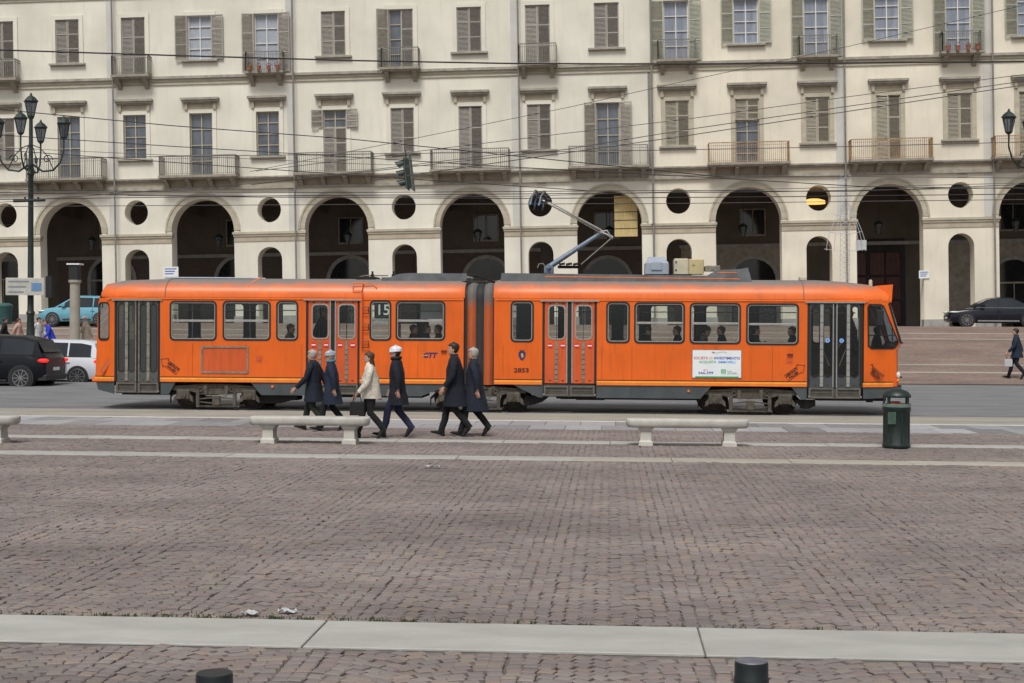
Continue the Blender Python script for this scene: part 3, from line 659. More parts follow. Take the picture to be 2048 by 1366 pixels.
    # downpipes with the greyer strip of render beside them
    for u in ([-19.83, -9.78, 2.54] if left else [19.87, 27.58]):
        MB().box(u - .24, u + .2, -.012, .01, 5.3, 7.6).box(u - .24, u + .2, -.012, .01, 8.32, 13.42).box(u - .24, u + .2, -.012, .01, 13.92, 18.2).build('render_strip', M['strip'], pal)
        MB().cyl((u + .2, -.36, -1), (u + .2, -.36, 20.3), .05, 8).build('downpipe', M['copper'], pal, 40)
MB().cyl((SPLIT + .02, -.36, -1), (SPLIT + .02, -.36, 20.3), .055, 8).box(SPLIT - .18, SPLIT - .04, -.02, .01, 8.35, 13.4).build('downpipe', M['copper'], palL, 40)
# ---- things hanging in or fixed to the arcade
def place(u, v, w_): return tuple(L2W(u, v, w_))
for i in range(-3, 5):
    u = i * BAY + B0; p = L2W(u, 3.2, 5.0)
    nth = ['first', 'second', 'third', 'fourth', 'fifth', 'sixth', 'seventh', 'eighth'][i + 3]
    t = thing('hanging_lantern', 'dark lantern hanging under the %s arch from the left' % nth, 'lantern', tuple(p), 0, 'lanterns hanging in the arcade')
    MB().lathe([(.10, -.35), (.24, .18), (.24, .2)], n=6).build('lantern_glass', M['lamp_glass'], t); MB().lathe([(.28, .2), (.18, .34), (.05, .42)], n=6).build('lantern_cap', M['lamp_green'], t, 20); MB().cyl((0, 0, .4), (0, 0, 2.45), .012, 6).build('chain', M['wire'], t)
u, w0 = uw(1228, 470); u1, w1 = uw(1273, 392); p = L2W(0, 0, 0)
bl = thing('bamboo_blind', 'yellow bamboo blind hanging in the right half of the fifth arch from the left', 'blind', place(8.4, .72, 6.9)); bl.rotation_euler = (0, -TH, 0)
for k in range(4): MB().box(-.62, .62, .03, .05, -2.22 + k * .555, -1.70 + k * .555 + .02).build('backing', M['bamboo'], bl)
for k in range(5):
    b = MB(); x = -.6
    while x < .62: b.box(x, x + .05, -.008 + random.uniform(0, .012), .02, -2.25 + k * .45, -1.83 + k * .45); x += .062
    b.build('reed_panel', M['bamboo'], bl)['kind'] = 'stuff'
for k in range(1, 5): MB().box(-.64, .64, -.02, .0, -2.27 + k * .45, -2.24 + k * .45).build('rope', M['black'], bl)
u, w_ = uw(1636, 394); lp = thing('round_ceiling_lamp', 'lit golden lamp glowing in the round opening right of the sixth arch', 'lamp', place(u + .1, 2.2, w_ - .05))
MB().lathe([(.62, -.12), (.60, .05), (.3, .14)], n=20).build('lamp_shade', M['warm_lamp'], lp, 40); MB().cyl((0, 0, .1), (0, 0, 1.1), .02, 6).build('stem', M['wire'], lp)
def wall_sign(x, y, wd, ht, label, m='poster', ink='p_steel', txt=None, v=-.06):
    u, w_ = uw(x, y); t = thing('wall_sign', label, 'sign', place(u, v, w_)); t.rotation_euler = (0, -TH, 0)
    MB().box(-wd / 2, wd / 2, 0, .04, -ht / 2, ht / 2).build('panel', M[m], t)
    b = MB()
    for k in range(3): b.box(-wd * .38, wd * (.38 - .1 * k), -.004, 0, ht * (.24 - .24 * k), ht * (.24 - .24 * k) + ht * .10)
    b.build('print', M[ink], t)
wall_sign(352, 545, .85, .55, 'small white notice with violet print on the pier right of the second arch', v=-.95)
wall_sign(1848, 549, .55, .42, 'small pale plate on the pier right of the dark wooden portal')
wall_sign(1083, 368, .5, .16, 'tiny stone street plate above the round opening near the pantograph', 'band', 'hood')
wall_sign(1925, 350, .5, .16, 'tiny stone street plate above the round opening at the far right', 'band', 'hood')
# potted geraniums on the two small balconies of the top floor
def pots(k, label):
    for j, dx in enumerate((-.75, -.25, .3, .78)):
        p = L2W(k * BAY / 2 + B0 + dx, -.82, 14.10)
        t = thing('flower_pot', label[j], 'plant pot', tuple(p), 0, 'red flower pots on the top balconies')
        MB().lathe([(.08, -.12), (.13, .1), (.14, .1)], n=10).build('pot', POT, t, 30); b = MB(); r = random.Random(j + k)
        for q in range(60):
            a, e, d = r.uniform(0, 6.28), r.uniform(0, 1.4), r.uniform(.1, .2); c = Vector((d * cos(a) * cos(e), d * sin(a) * cos(e), .12 + d * sin(e))); s_ = .035
            b.add([c + Vector((r.uniform(-s_, s_), r.uniform(-s_, s_), r.uniform(-s_, s_))) for _ in range(3)], [(0, 1, 2)])
        b.build('foliage', POTF, t, fix=False)
POT = mat('terracotta', (.36, .12, .06), .8, var=.15); POTF = mat('geranium', (.30, .04, .035), .8, var=0, scale=30, col2=(.05, .09, .03))
pots(7, ['red flower pot at the left end of the flowered balcony upper right', 'second red flower pot from the left on the flowered balcony upper right', 'third red flower pot from the left on the flowered balcony upper right', 'red flower pot at the right end of the flowered balcony upper right'])
pots(-3, ['red flower pot at the left end of the balcony above the tram destination end', 'second red flower pot from the left on the open-shuttered upper left balcony', 'third red flower pot from the left on the open-shuttered upper left balcony', 'red flower pot at the right end of the open-shuttered upper left balcony'])
# ------------------------------------------------------------------ the tram
YN = 35.4; WID = 2.3; YC = YN + WID / 2; YFAR = YN + WID
def T(x, y, Y=YN): p = at(x, y, Y); return p.x, p.z
def TX(x, Y=YN): return at(x, 700, Y).x
tram = thing('tram', 'orange articulated tram with grey roof gear crossing the square, number 2853 on route 15', 'tram', (-3.0, YC, 0), world=True)
def R4(x0, y0, x1, y1, Y=YN):                                   # pixel box -> x0, x1, z0, z1
    xa, z1 = T(x0, y0, Y); xb, z0 = T(x1, y1, Y); return xa, xb, z0, z1
Z_SK = .735; Z_GUT = 2.83; Z_WT = 2.90                          # bottom of side, gutter line, top of side wall
WINS_R = [R4(341, 603, 432, 680), R4(447, 603, 540, 680), R4(554, 603, 595, 680), R4(741, 602, 781, 680), R4(793, 603, 889, 680)]
WINS_F = [R4(1023, 603, 1066, 683), R4(1214, 605, 1258, 685), R4(1270, 606, 1368, 686), R4(1381, 607, 1480, 687), R4(1494, 608, 1596, 689)]
D_RE, D_MA, D_MB, D_FR = R4(229, 601, 320, 765), R4(612, 601, 719, 768), R4(1085, 603, 1193, 768), R4(1615, 606, 1725, 777)
XR0, XR1, XF0, XF1 = TX(228) - .06, TX(927), TX(988), TX(1728)
def side(name, x0, x1, wins, doors, y0, y1, m, dz=0.):
    holes = [rrect(a, b, c, d, .10, 4) for a, b, c, d in wins]
    # the wall is cut into pieces between the doors, which reach down to the sill
    xs = [x0]
    for a, b, c, d in sorted(doors): xs += [a, b]
    xs.append(x1)
    for a, b in zip(xs[::2], xs[1::2]):
        if b - a < .03: continue
        hs_ = [rrect(*w_, .10, 4) for w_ in wins if w_[0] > a and w_[1] < b]
        plate(name, m, [(a, Z_SK), (b, Z_SK), (b, Z_WT), (a, Z_WT)], hs_, y0, y1, tram)
    for a, b, c, d in doors: MB().box(a, b, min(y0, y1), max(y0, y1), d + .01, Z_WT).build('door_header', m, tram)
side('side_panel', XR0, XR1, WINS_R, [D_RE, D_MA], YN, YN + .05, M['orange'])
side('side_panel', XF0, XF1, WINS_F, [D_MB, D_FR], YN, YN + .05, M['orange'])
# lining just inside and the far side, with its own row of windows
def farwins(pill, a, b, z0, z1):
    r = []
    for p, q in zip(pill[:-1], pill[1:]):
        xa, xb = at(p, 640, YFAR).x + .13, at(q, 640, YFAR).x - .13
        if xb - xa > .2: r.append((xa, xb, z0, z1))
    return r
FZ = (WINS_R[0][2] - .02, WINS_R[0][3])
FW_R = farwins([240, 315, 390, 500, 612, 668, 724, 790, 846, 925], 0, 0, *FZ); FW_F = farwins([998, 1065, 1128, 1235, 1290, 1400, 1506, 1613, 1672, 1726], 0, 0, *FZ)
for (a, b, fw) in ((XR0, XR1, FW_R), (XF0, XF1, FW_F)):
    hs_ = [rrect(*w_, .1, 3) for w_ in fw if w_[0] > a and w_[1] < b]
    plate('far_side_panel', M['orange'], [(a, Z_SK), (b, Z_SK), (b, Z_WT), (a, Z_WT)], hs_, YFAR - .05, YFAR, tram)
    plate('side_lining', M['inside_dark'], [(a, .95), (b, .95), (b, 2.84), (a, 2.84)], hs_, YFAR - .08, YFAR - .051, tram)
    for w_ in fw:
        if w_[0] > a and w_[1] < b:
            f = plate('far_window', M['black'], rrect(w_[0] - .02, w_[1] + .02, w_[2] - .02, w_[3] + .02, .11, 3), [rrect(w_[0] + .03, w_[1] - .03, w_[2] + .03, w_[3] - .03, .08, 3)], YFAR - .085, YFAR + .01, tram)
            MB().box(w_[0], w_[1], YFAR - .03, YFAR - .025, w_[2], w_[3]).build('pane', M['tglass'], f)
    MB().box(a + .02, b - .02, YN + .08, YFAR - .09, .80, .86).build('floor', M['inside_dark'], tram)
    MB().box(a + .02, b - .02, YN + .10, YFAR - .09, 2.84, 2.87).build('ceiling', M['inside'], tram)
# roof shells
def sect(x, hw, hh, zb, n=14, yc=YC):
    r = []
    for i in range(n + 1):
        a = pi * i / n; c, s_ = cos(a), sin(a)
        r.append((x, yc - hw * (abs(c) ** .62) * (1 if c > 0 else -1), zb + hh * (s_ ** .85)))
    return r
def roof(name, rows, m):
    b = MB(); b.loft([sect(*r, n=28) for r in rows]); b.add([p for p in sect(*rows[0], n=28)], [tuple(range(29))]); b.add([p for p in sect(*rows[-1], n=28)], [tuple(range(28, -1, -1))])
    return b.build(name, m, tram, 50)
hw = WID / 2 + .006; xr = TX(193); xf = TX(1783)
roof('rear_roof', [(xr - .01, .80, .26, Z_WT - .03), (xr + .08, .92, .36, Z_WT - .03), (xr + .3, 1.02, .41, Z_WT - .03), (xr + .55, 1.12, .45, Z_WT - .03), (xr + 1.1, hw, .47, Z_WT - .03), (xr + 2.0, hw, .50, Z_WT - .03)] +
     [(x, hw, .50, Z_WT - .03) for x in (-8.0, -5.0)] + [(XR1 - .12, hw, .50, Z_WT - .03), (XR1 + .02, hw - .05, .46, Z_WT - .03)], M['orange_roof'])
roof('front_roof', [(XF0 - .02, hw - .05, .46, Z_WT - .03), (XF0 + .12, hw, .50, Z_WT - .03), (0, hw, .50, Z_WT - .03), (3, hw, .50, Z_WT - .03), (xf - 1.7, hw, .50, Z_WT - .03), (xf - 1.0, 1.13, .47, Z_WT - .04), (xf - .45, 1.06, .41, Z_WT - .05), (xf - .12, .99, .33, Z_WT - .06), (xf + .02, .93, .22, Z_WT - .07)], M['orange_roof'])
for px, sgn in ((330, 1), (1607, 1)):
    x = TX(px); b = MB(); a = sect(x - .012, hw + .005, .505, Z_WT - .03, 28); c = sect(x + .012, hw + .005, .505, Z_WT - .03, 28); b.loft([a, c]); b.build('roof_seam', M['orange_dirty'], tram, 40)
for a, b_ in ((XR0 - .15, XR1 - .02), (XF0 + .03, XF1 + .10)):
    MB().box(a, b_, YN - .022, YN, Z_GUT - .012, Z_GUT + .012).build('rain_gutter', M['alu'] if a > 5 else M['stripe_orange'], tram)
for d in (D_RE, D_MA, D_MB, D_FR): MB().box(d[0] - .06, d[1] + .06, YN - .03, YN - .0, d[3] + .0, d[3] + .035).build('door_rail', M['alu'], tram)
# tapering ends
def taper(x0, k, sgn):
    return lambda co: Vector((co.x, co.y + max(0., (co.x - x0) * sgn) * k, co.z))
tf = taper(XF1 - .02, .30, 1); tr = taper(XR0 + .02, .32, -1)
q = lambda x, y: T(x, y)
f_out = [q(1728, 775), (q(1798, 776)[0], Z_SK), q(1798, 765), q(1797, 700), q(1806, 686), q(1781, 606), q(1783, 598), (XF1, Z_WT - .03)]
f_out[0] = (XF1, Z_SK)
f_win = [q(1740, 609), q(1764, 609), q(1771, 613), q(1801, 682), q(1801, 687), q(1794, 696), q(1788, 698), q(1744, 698), q(1737, 692), q(1736, 615)][::-1]
plate('front_side_panel', M['orange'], f_out, [f_win], YN, YN + .05, tram, tf)
def shrink(poly, d):
    cx = sum(p[0] for p in poly) / len(poly); cz = sum(p[1] for p in poly) / len(poly)
    return [(cx + (x - cx) * (1 - d / .4), cz + (z - cz) * (1 - d / .5)) for x, z in poly]
fwf = plate('driver_side_window', M['black'], shrink(f_win, -.012), [shrink(f_win, .025)], YN - .012, YN + .03, tram, tf)
plate('pane', M['tglass_dark'], shrink(f_win, .0), [], YN + .01, YN + .015, fwf, tf)
MB().box(q(1766, 0)[0] - .012, q(1766, 0)[0] + .012, YN + .16, YN + .18, q(0, 697)[1], q(0, 612)[1]).box(q(1738, 0)[0], q(1800, 0)[0], YN + .16, YN + .18, q(0, 662)[1], q(0, 660)[1]).build('window_bar', M['black'], fwf)
far_t = lambda co: Vector((co.x, 2 * YC - (co.y + max(0., (co.x - XF1)) * .30), co.z))
plate('front_side_panel', M['orange'], f_out, [f_win], YN, YN + .05, tram, far_t)
# front face, built as a strip round the nose
nose = [q(1798, 776), q(1797, 700), q(1806, 686), q(1781, 606), q(1783, 598), q(1782, 590)]; nose[0] = (nose[0][0], Z_SK)
def nose_pt(x, z, t, bulge=.16):
    ye = YN + (x - XF1) * .30; yy = ye + (2 * YC - 2 * ye) * t; return (x + bulge * (1 - (2 * t - 1) ** 2), yy, z)
for a, c, nm, m in ((0, 1, 'front_panel', 'orange'), (1, 2, 'front_panel', 'orange'), (3, 5, 'front_panel', 'orange')):
    MB().loft([[nose_pt(*nose[i], t / 8) for t in range(9)] for i in range(a, c + 1)]).build(nm, M[m], tram, 60)
wsf = MB().loft([[nose_pt(nose[2][0] + (nose[3][0] - nose[2][0]) * s_, nose[2][1] + (nose[3][1] - nose[2][1]) * s_, t / 8, .17) for t in range(9)] for s_ in (0, .5, 1)]).build('windscreen', M['tglass_dark'], tram, 60)
MB().tube([nose_pt(*nose[2], t / 8, .18) for t in range(9)], .02, 6).build('windscreen_seal', M['black'], wsf, 40)
MB().tube([nose_pt(nose[2][0] + (nose[3][0] - nose[2][0]) * s_, nose[2][1] + (nose[3][1] - nose[2][1]) * s_, .0, .16) for s_ in (0, .33, .66, 1)], .028, 6).build('windscreen_seal', M['black'], wsf, 40)
vx0, vz1 = q(1757, 568); vx1, vz0 = q(1789, 603); ye = YN + .32
b = MB(); b.loft([[(vx0 + .05, ye + .12, vz1 - .03), (vx1 + .02, ye, vz1), (vx1 + .02, 2 * YC - ye, vz1), (vx0 + .05, 2 * YC - ye - .12, vz1 - .03)],
                  [(vx0 - .3, ye + .12, vz0 + .05), (vx1 - .01, ye - .01, vz0 - .02), (vx1 - .01, 2 * YC - ye + .01, vz0 - .02), (vx0 - .3, 2 * YC - ye - .12, vz0 + .05)]], True, True)
vis = b.build('destination_box', M['orange'], tram); MB().box(vx1 - .02, vx1 + .06, YC - .55, YC + .55, vz0 + .08, vz1 - .08).build('display', M['display'], vis)
x, z = q(1753, 568); MB().lathe([(.045, -.1), (.045, .10), (.03, .13)], (x, YC - .35, z), 10).build('roof_marker', M['beigebox'], tram, 40)
# rear end
r_out = [(XR0, Z_SK), (XR0, Z_WT - .03), q(196, 596), q(193, 604), q(190, 680), q(186, 765), (q(184, 772)[0], Z_SK)]
r_win = rrect(q(195, 0)[0], q(219, 0)[0], q(0, 679)[1], q(0, 604)[1], .09, 3); r_win = [(x + (.06 if z > 2 else -.015) * 0, z) for x, z in r_win]
plate('rear_side_panel', M['orange'], r_out, [r_win], YN, YN + .05, tram, tr)
plate('rear_side_panel', M['orange'], r_out, [r_win], YN, YN + .05, tram, lambda co: Vector((co.x, 2 * YC - (co.y + max(0., (XR0 - co.x)) * .32), co.z)))
rw = plate('rear_corner_window', M['black'], shrink(r_win, -.015), [shrink(r_win, .03)], YN - .012, YN + .03, tram, tr)
plate('pane', M['tglass'], r_win, [], YN + .01, YN + .015, rw, tr)
rn = [(q(184, 772)[0], Z_SK), q(186, 765), q(190, 680), q(193, 604), q(196, 596), (q(197, 590)[0], Z_WT)]
def tail_pt(x, z, t): ye = YN + (XR0 - x) * .32; return (x - .12 * (1 - (2 * t - 1) ** 2), ye + (2 * YC - 2 * ye) * t, z)
for i0, i1, m_ in ((0, 3, 'orange'), (3, 4, 'tglass'), (4, 6, 'orange')):
    if m_ == 'tglass': MB().loft([[tail_pt(*rn[2], t / 8) for t in range(9)], [tail_pt(*rn[3], t / 8) for t in range(9)]]).build('rear_window', M['tglass'], tram, 60)
    else: MB().loft([[tail_pt(*p, t / 8) for t in range(9)] for p in (rn[0:3] if i0 == 0 else rn[3:6])]).build('rear_panel', M['orange'], tram, 60)
x0, z1 = q(197, 566); x1, z0 = q(240, 585); b = MB(); b.cbox(x0, x1 + .4, YC - .62, YC + .62, z0 - .25, z1, .04).build('rear_destination_box', M['orange'], tram, 40)
# sill stripes: dark line, yellow line, orange band
def stripes(a, b_, fn=None):
    d = .004
    for nm, m, z0, z1, o in (('sill_band', 'stripe_orange', Z_SK - .015, Z_SK + .055, .014), ('yellow_stripe', 'yellow', Z_SK + .055, Z_SK + .088, .010), ('dark_stripe', 'stripe_dark', Z_SK + .100, Z_SK + .118, .006)):
        me = MB().box(a, b_, YN - o, YN - .0005, z0, z1)
        if fn: me.v = [tuple(fn(Vector(v))) for v in me.v]
        me.build(nm, M[m], tram)
for a, b_ in ((XR0, D_RE[0]), (D_RE[1], D_MA[0]), (D_MA[1], XR1), (XF0, D_MB[0]), (D_MB[1], D_FR[0])): stripes(a + .005, b_ - .005)
stripes(D_FR[1] + .005, XF1 - .005); stripes(XF1, q(1796, 0)[0], tf); stripes(q(187, 0)[0], XR0 - .002, tr)
MB().box(q(184, 0)[0] - .1, q(195, 0)[0], YN + .34, 2 * YC - YN - .34, Z_SK - .03, Z_SK + .09).build('rear_bumper', M['stripe_orange'], tram)
# grey skirts with slanted ends round the bogies
def skirt(pts, fn=None, y=.015):
    plate('skirt_panel', M['skirt'], pts, [], YN + y, YN + y + .03, tram, fn)
    if fn is None: plate('far_skirt_panel', M['skirt'], pts, [], YFAR - y - .03, YFAR - y, tram)
ZB = q(0, 0)[1] * 0 + .44
def PX(x): return TX(x)
skirt([(PX(192), .50), (PX(228), .40), (PX(228), Z_SK), (PX(187), Z_SK)], tr)
skirt([(PX(321), .40), (PX(337), .40), (PX(352), Z_SK), (PX(321), Z_SK)])
skirt([(PX(522), .40), (PX(612), .40), (PX(612), Z_SK), (PX(500), Z_SK)])
skirt([(PX(719), .40), (PX(842), .40), (PX(908), Z_SK), (PX(719), Z_SK)])
skirt([(PX(1077), .40), (PX(1086), .40), (PX(1086), Z_SK), (PX(1022), Z_SK)])
skirt([(PX(1193), .40), (PX(1262), .40), (PX(1262), Z_SK), (PX(1193), Z_SK)]); skirt([(PX(1262) + .006, .40), (PX(1401), .40), (PX(1425), Z_SK), (PX(1262) + .006, Z_SK)])
skirt([(PX(1603), .40), (PX(1614), .40), (PX(1614), Z_SK), (PX(1582), Z_SK)])
skirt([(PX(1727), .43), (PX(1800), .46), (PX(1806), .60), (PX(1803), Z_SK), (PX(1727), Z_SK)], tf)
MB().loft([[nose_pt(PX(1803), z, t / 8, .2) for t in range(9)] for z in (.46, Z_SK)]).build('front_bumper', M['skirt'], tram, 60)
MB().box(PX(186), PX(925), YN + .3, YFAR - .3, .60, .79).box(PX(990), PX(1800), YN + .3, YFAR - .3, .60, .79).build('underframe', M['underframe'], tram)
for a_, b_u, z_ in ((232, 335, .36), (625, 840, .34), (1120, 1400, .34), (1640, 1780, .36)): MB().box(PX(a_), PX(b_u), YN + .45, YFAR - .35, z_, .62).build('undertray', M['underframe'], tram)
for (a, b_, z0) in ((545, 590, .26), (1112, 1150, .36), (1152, 1210, .33), (1230, 1270, .40), (1340, 1390, .39)):
    MB().cbox(PX(a), PX(b_), YN + .3, YN + .9, z0, .62, .02).build('equipment_case', M['underframe'], tram)
for px in (545, 886, 1377):
    x, z = q(px, {545: 773, 886: 782, 1377: 782}[px]); MB().cyl((x, YN - .02, z), (x, YN + .03, z), .032, 10).build('side_reflector', M['stripe_orange'], tram, 40)
# windows
def twin(w_, bar=True, dark=False):
    a, b_, z0, z1 = w_
    f = plate('window', M['black'], rrect(a - .02, b_ + .02, z0 - .02, z1 + .02, .115, 4), [rrect(a + .022, b_ - .022, z0 + .022, z1 - .022, .09, 4)], YN - .012, YN + .04, tram)
    plate('inner_frame', M['alu'], rrect(a + .018, b_ - .018, z0 + .018, z1 - .018, .09, 4), [rrect(a + .042, b_ - .042, z0 + .045, z1 - .040, .07, 4)], YN - .004, YN + .03, f)
    MB().box(a + .03, b_ - .03, YN + .012, YN + .018, z0 + .03, z1 - .03).build('pane', M['tglass_dark'] if dark else M['tglass'], f)
    if bar: zz = z0 + (z1 - z0) * .50; MB().cbox(a + .045, b_ - .045, YN - .012, YN + .012, zz - .026, zz + .026, .008).build('transom', M['alu'], f)
    return f
for i, w_ in enumerate(WINS_R): twin(w_, i in (0, 1, 4))
for i, w_ in enumerate(WINS_F): twin(w_, i in (2, 3, 4), i in (0, 1))
# route number box behind the fourth rear window
a, b_, z0, z1 = WINS_R[3]; zc = (z0 + z1) / 2
db = MB().box(a + .09, b_ - .02, YN + .05, YN + .14, zc + .05, z1 - .03).build('route_display', M['display'], tram); text('route_number', '15', M['display_txt'], a + .31, zc + .255, .37, YN + .045, db, bold=.004)
MB().box(a + .02, b_ - .02, YN + .06, YN + .075, zc - .0, zc + .02).build('blind_rail', M['alu'], db); MB().box(a + .12, b_ - .1, YN + .042, YN + .05, zc + .10, zc + .11).build('display_line', M['alu_dirty'], db)
# doors
def frame_black(d): MB().box(d[0], d[0] + .055, YN + .01, YN + .08, d[2], d[3]).build('door_jamb', M['black'], tram); MB().box(d[1] - .055, d[1], YN + .01, YN + .08, d[2], d[3]).build('door_jamb', M['black'], tram)
def orange_door(d, seed):
    a, b_, z0, z1 = d; frame_black(d); mid = (a + b_) / 2; g = .05; H = z1 - z0
    MB().box(mid - g - .005, mid + g + .005, YN + .015, YN + .05, z0, z1).build('door_edge_rubber', M['black'], tram)
    for (p, q_) in ((a + .06, mid - g), (mid + g, b_ - .06)):
        w0, w1, v0, v1 = p + .10, q_ - .07, z0 + H * .545, z1 - .10
        lf = plate('door_leaf', M['orange_door'], [(p, z0 + .01), (q_, z0 + .01), (q_, z1), (p, z1)], [rrect(w0, w1, v0, v1, .10, 4)], YN + .02, YN + .055, tram)
        plate('leaf_window', M['alu'], rrect(w0 - .02, w1 + .02, v0 - .02, v1 + .02, .11, 4), [rrect(w0 + .012, w1 - .012, v0 + .015, v1 - .015, .09, 4)], YN + .008, YN + .04, lf)
        MB().box(w0, w1, YN + .03, YN + .036, v0, v1).build('pane', M['tglass'], lf)
        c = (p + q_) / 2 + .01; b = MB().box(c - .035, c + .035, YN + .002, YN + .02, z0 + .05, v0 - .06); b.build('hinge_strip', M['alu_dirty'], lf); MB().box(c - .02, c + .02, YN + .002, YN + .02, v1 + .03, z1 - .02).build('hinge_strip', M['alu_dirty'], lf); MB().box(c - .006, c + .006, YN - .004, YN + .035, v0, v1).build('hinge_line', M['black'], lf)
        for k in range(7): zz = z0 + .1 + k * .125; MB().box(c - .036, c + .036, YN - .001, YN + .002, zz, zz + .012).build('hinge_joint', M['black'], lf)
        e = q_ - .03 if p < mid - .2 and q_ < mid else p
        MB().box(e, e + .03, YN + .0, YN + .02, z0 + .02, z1 - .01).build('edge_strip', M['alu'], lf)
        for sx in (c - .16, c + .16):
            zz = v0 - .165; sg = MB().cyl((sx, YN + .008, zz), (sx, YN + .02, zz), .062, 20).build('no_entry_sign', M['sign_red'], lf); MB().box(sx - .052, sx + .052, YN + .003, YN + .008, zz - .014, zz + .014).build('white_bar', M['sign_white'], lf)
            for zz in (z0 + .08, z1 - .05): MB().box(sx - .03, sx + .03, YN + .008, YN + .02, zz - .008, zz + .008).build('rivet_plate', M['black'], lf)
def grey_door(d, dirty):
    a, b_, z0, z1 = d; frame_black(d); mid = (a + b_) / 2; H = z1 - z0; m = M['door_dirty'] if dirty else M['door_grey']; strip = M['alu_dirty'] if dirty else M['alu']
    MB().box(mid - .03, mid + .03, YN + .02, YN + .06, z0, z1).build('door_edge_rubber', M['black'], tram)
    n = 4; ws = [(a + .06, (a + .06 + mid - .03) / 2), ((a + .06 + mid - .03) / 2, mid - .03), (mid + .03, (mid + .03 + b_ - .06) / 2), ((mid + .03 + b_ - .06) / 2, b_ - .06)]
    for i, (p, q_) in enumerate(ws):
        inn = i in (1, 2); w0, w1 = p + (.05 if i % 2 else .035), q_ - (.035 if i % 2 else .05); v0, v1 = z0 + H * .13, z1 - .08
        lf = plate('door_leaf', m, [(p + .003, z0 + .01), (q_ - .003, z0 + .01), (q_ - .003, z1), (p + .003, z1)], [rrect(w0, w1, v0, v1, .1, 6)], YN + .02, YN + .055, tram)
        plate('leaf_window', M['black'], rrect(w0 - .012, w1 + .012, v0 - .012, v1 + .012, .11, 6), [rrect(w0 + .01, w1 - .01, v0 + .01, v1 - .01, .1, 6)], YN + .012, YN + .04, lf)
        MB().box(w0, w1, YN + .03, YN + .036, v0, v1).build('pane', M['tglass'] if not dirty else M['tglass_dusty'], lf)
        for zz in (z0 + .07, z1 - .035):
            for sx in ((p + q_) / 2,): MB().cyl((sx, YN + .01, zz), (sx, YN + .02, zz), .014, 8).build('bolt', M['black'], lf)
    for c in (ws[0][1], ws[2][1]):
        hp = MB().box(c - .038, c + .038, YN - .002, YN + .02, z0 + .04, z1 - .03).build('hinge_strip', strip, tram)
        for k in range(11): zz = z0 + .12 + k * .165; MB().box(c - .04, c + .04, YN - .006, YN - .002, zz, zz + .012).build('hinge_joint', M['black'] if k % 2 else M['alu_dirty'], hp)
    for c in (mid - .055, mid + .03): MB().box(c, c + .025, YN + .0, YN + .02, z0 + .02, z1 - .01).build('edge_strip', strip, tram)
    for s_ in (-1, 1):
        c0 = mid + s_ * .25; c1 = mid + s_ * .07
        MB().cyl((mid + s_ * .29, YN + .09, z0 + H * .47), (mid + s_ * .12, YN + .09, z0 + H * .26), .014, 8).build('grab_bar', M['pole'], tram, 40)
M['tglass_dusty'] = glass('tram_glass_dusty', (.62, .64, .60), .42, .2)
grey_door(D_RE, True); orange_door(D_MA, 1); orange_door(D_MB, 2); grey_door(D_FR, False)
for s_ in (-1, 1):
    x = (D_FR[0] + D_FR[1]) / 2 + s_ * .17; zz = D_FR[2] + (D_FR[3] - D_FR[2]) * .56
    lp_ = MB().cyl((x, YN + .06, zz), (x, YN + .07, zz), .055, 16).build('door_light', M['blue_lamp'], tram); MB().prism([(x - .035, zz), (x, zz + .035), (x + .035, zz), (x + .012, zz), (x + .012, zz - .035), (x - .012, zz - .035), (x - .012, zz)], YN + .052, YN + .06).build('arrow', M['sign_white'], lp_)
STEPF = mat('step_frame_dusty', (.12, .11, .09), .6, var=.3, scale=8)
# folding step boxes
for d, y0, y1 in ((D_RE, 766, 789), (D_MA, 770, 791), (D_MB, 769, 793), (D_FR, 778, 803)):
    z1 = q((0), y0)[1]; a, b_ = d[0] + .03, d[1] - .03; xm = (d[0] + d[1]) / 2; zt = Z_SK - .01; zb = .42
    st = MB().box(a, b_, YN + .03, YN + .35, zb, zt).build('step_box', M['step_box'], tram)
    f = MB()
    for (p, q_) in ((a, xm - .01), (xm + .01, b_)):
        f.box(p + .02, q_ - .02, YN + .0, YN + .03, zb + .02, zb + .06).box(p + .02, q_ - .02, YN + .0, YN + .03, zt - .07, zt - .03).box(p + .02, p + .06, YN, YN + .03, zb + .06, zt - .07).box(q_ - .06, q_ - .02, YN, YN + .03, zb + .06, zt - .07).box(p + .06, q_ - .06, YN + .02, YN + .03, zb + .15, zb + .16)
    f.build('step_frame', STEPF, st)
    for sx in (a - .0, b_ - .03): MB().cyl((sx, YN - .01, zb + .05), (sx + .04, YN - .01, zb + .05), .022, 8).build('step_hinge', M['alu_dirty'], st, 40)
# articulation bellows
def ringsec(x, hw_, zt, z0=.70, n=20):
    r = [(x, YC - hw_, z0)]
    for i in range(n + 1):
        a = pi * i / n; c, s_ = cos(a), sin(a); r.append((x, YC - hw_ * (abs(c) ** .5) * (1 if c > 0 else -1), zt - .42 + .42 * s_ ** .8))
    return r + [(x, YC + hw_, z0)]
def bel(px0, px1, bulge, m, name):
    x0, x1 = PX(px0), PX(px1); rows = []
    for k in range(7):
        t = k / 6; rows.append(ringsec(x0 + (x1 - x0) * t, 1.06 + bulge * sin(pi * t), 3.24 + bulge * sin(pi * t) * .7))
    MB().loft(rows).build(name, M[m], tram, 60)
bel(924, 934, .0, 'bellow', 'bellows_collar'); bel(934, 951, .06, 'orange_dirty', 'bellows_shell'); bel(951, 967, .03, 'bellow', 'bellows_fold'); bel(967, 985, .06, 'orange_dirty', 'bellows_shell'); bel(984, 991, .0, 'bellow', 'bellows_collar')
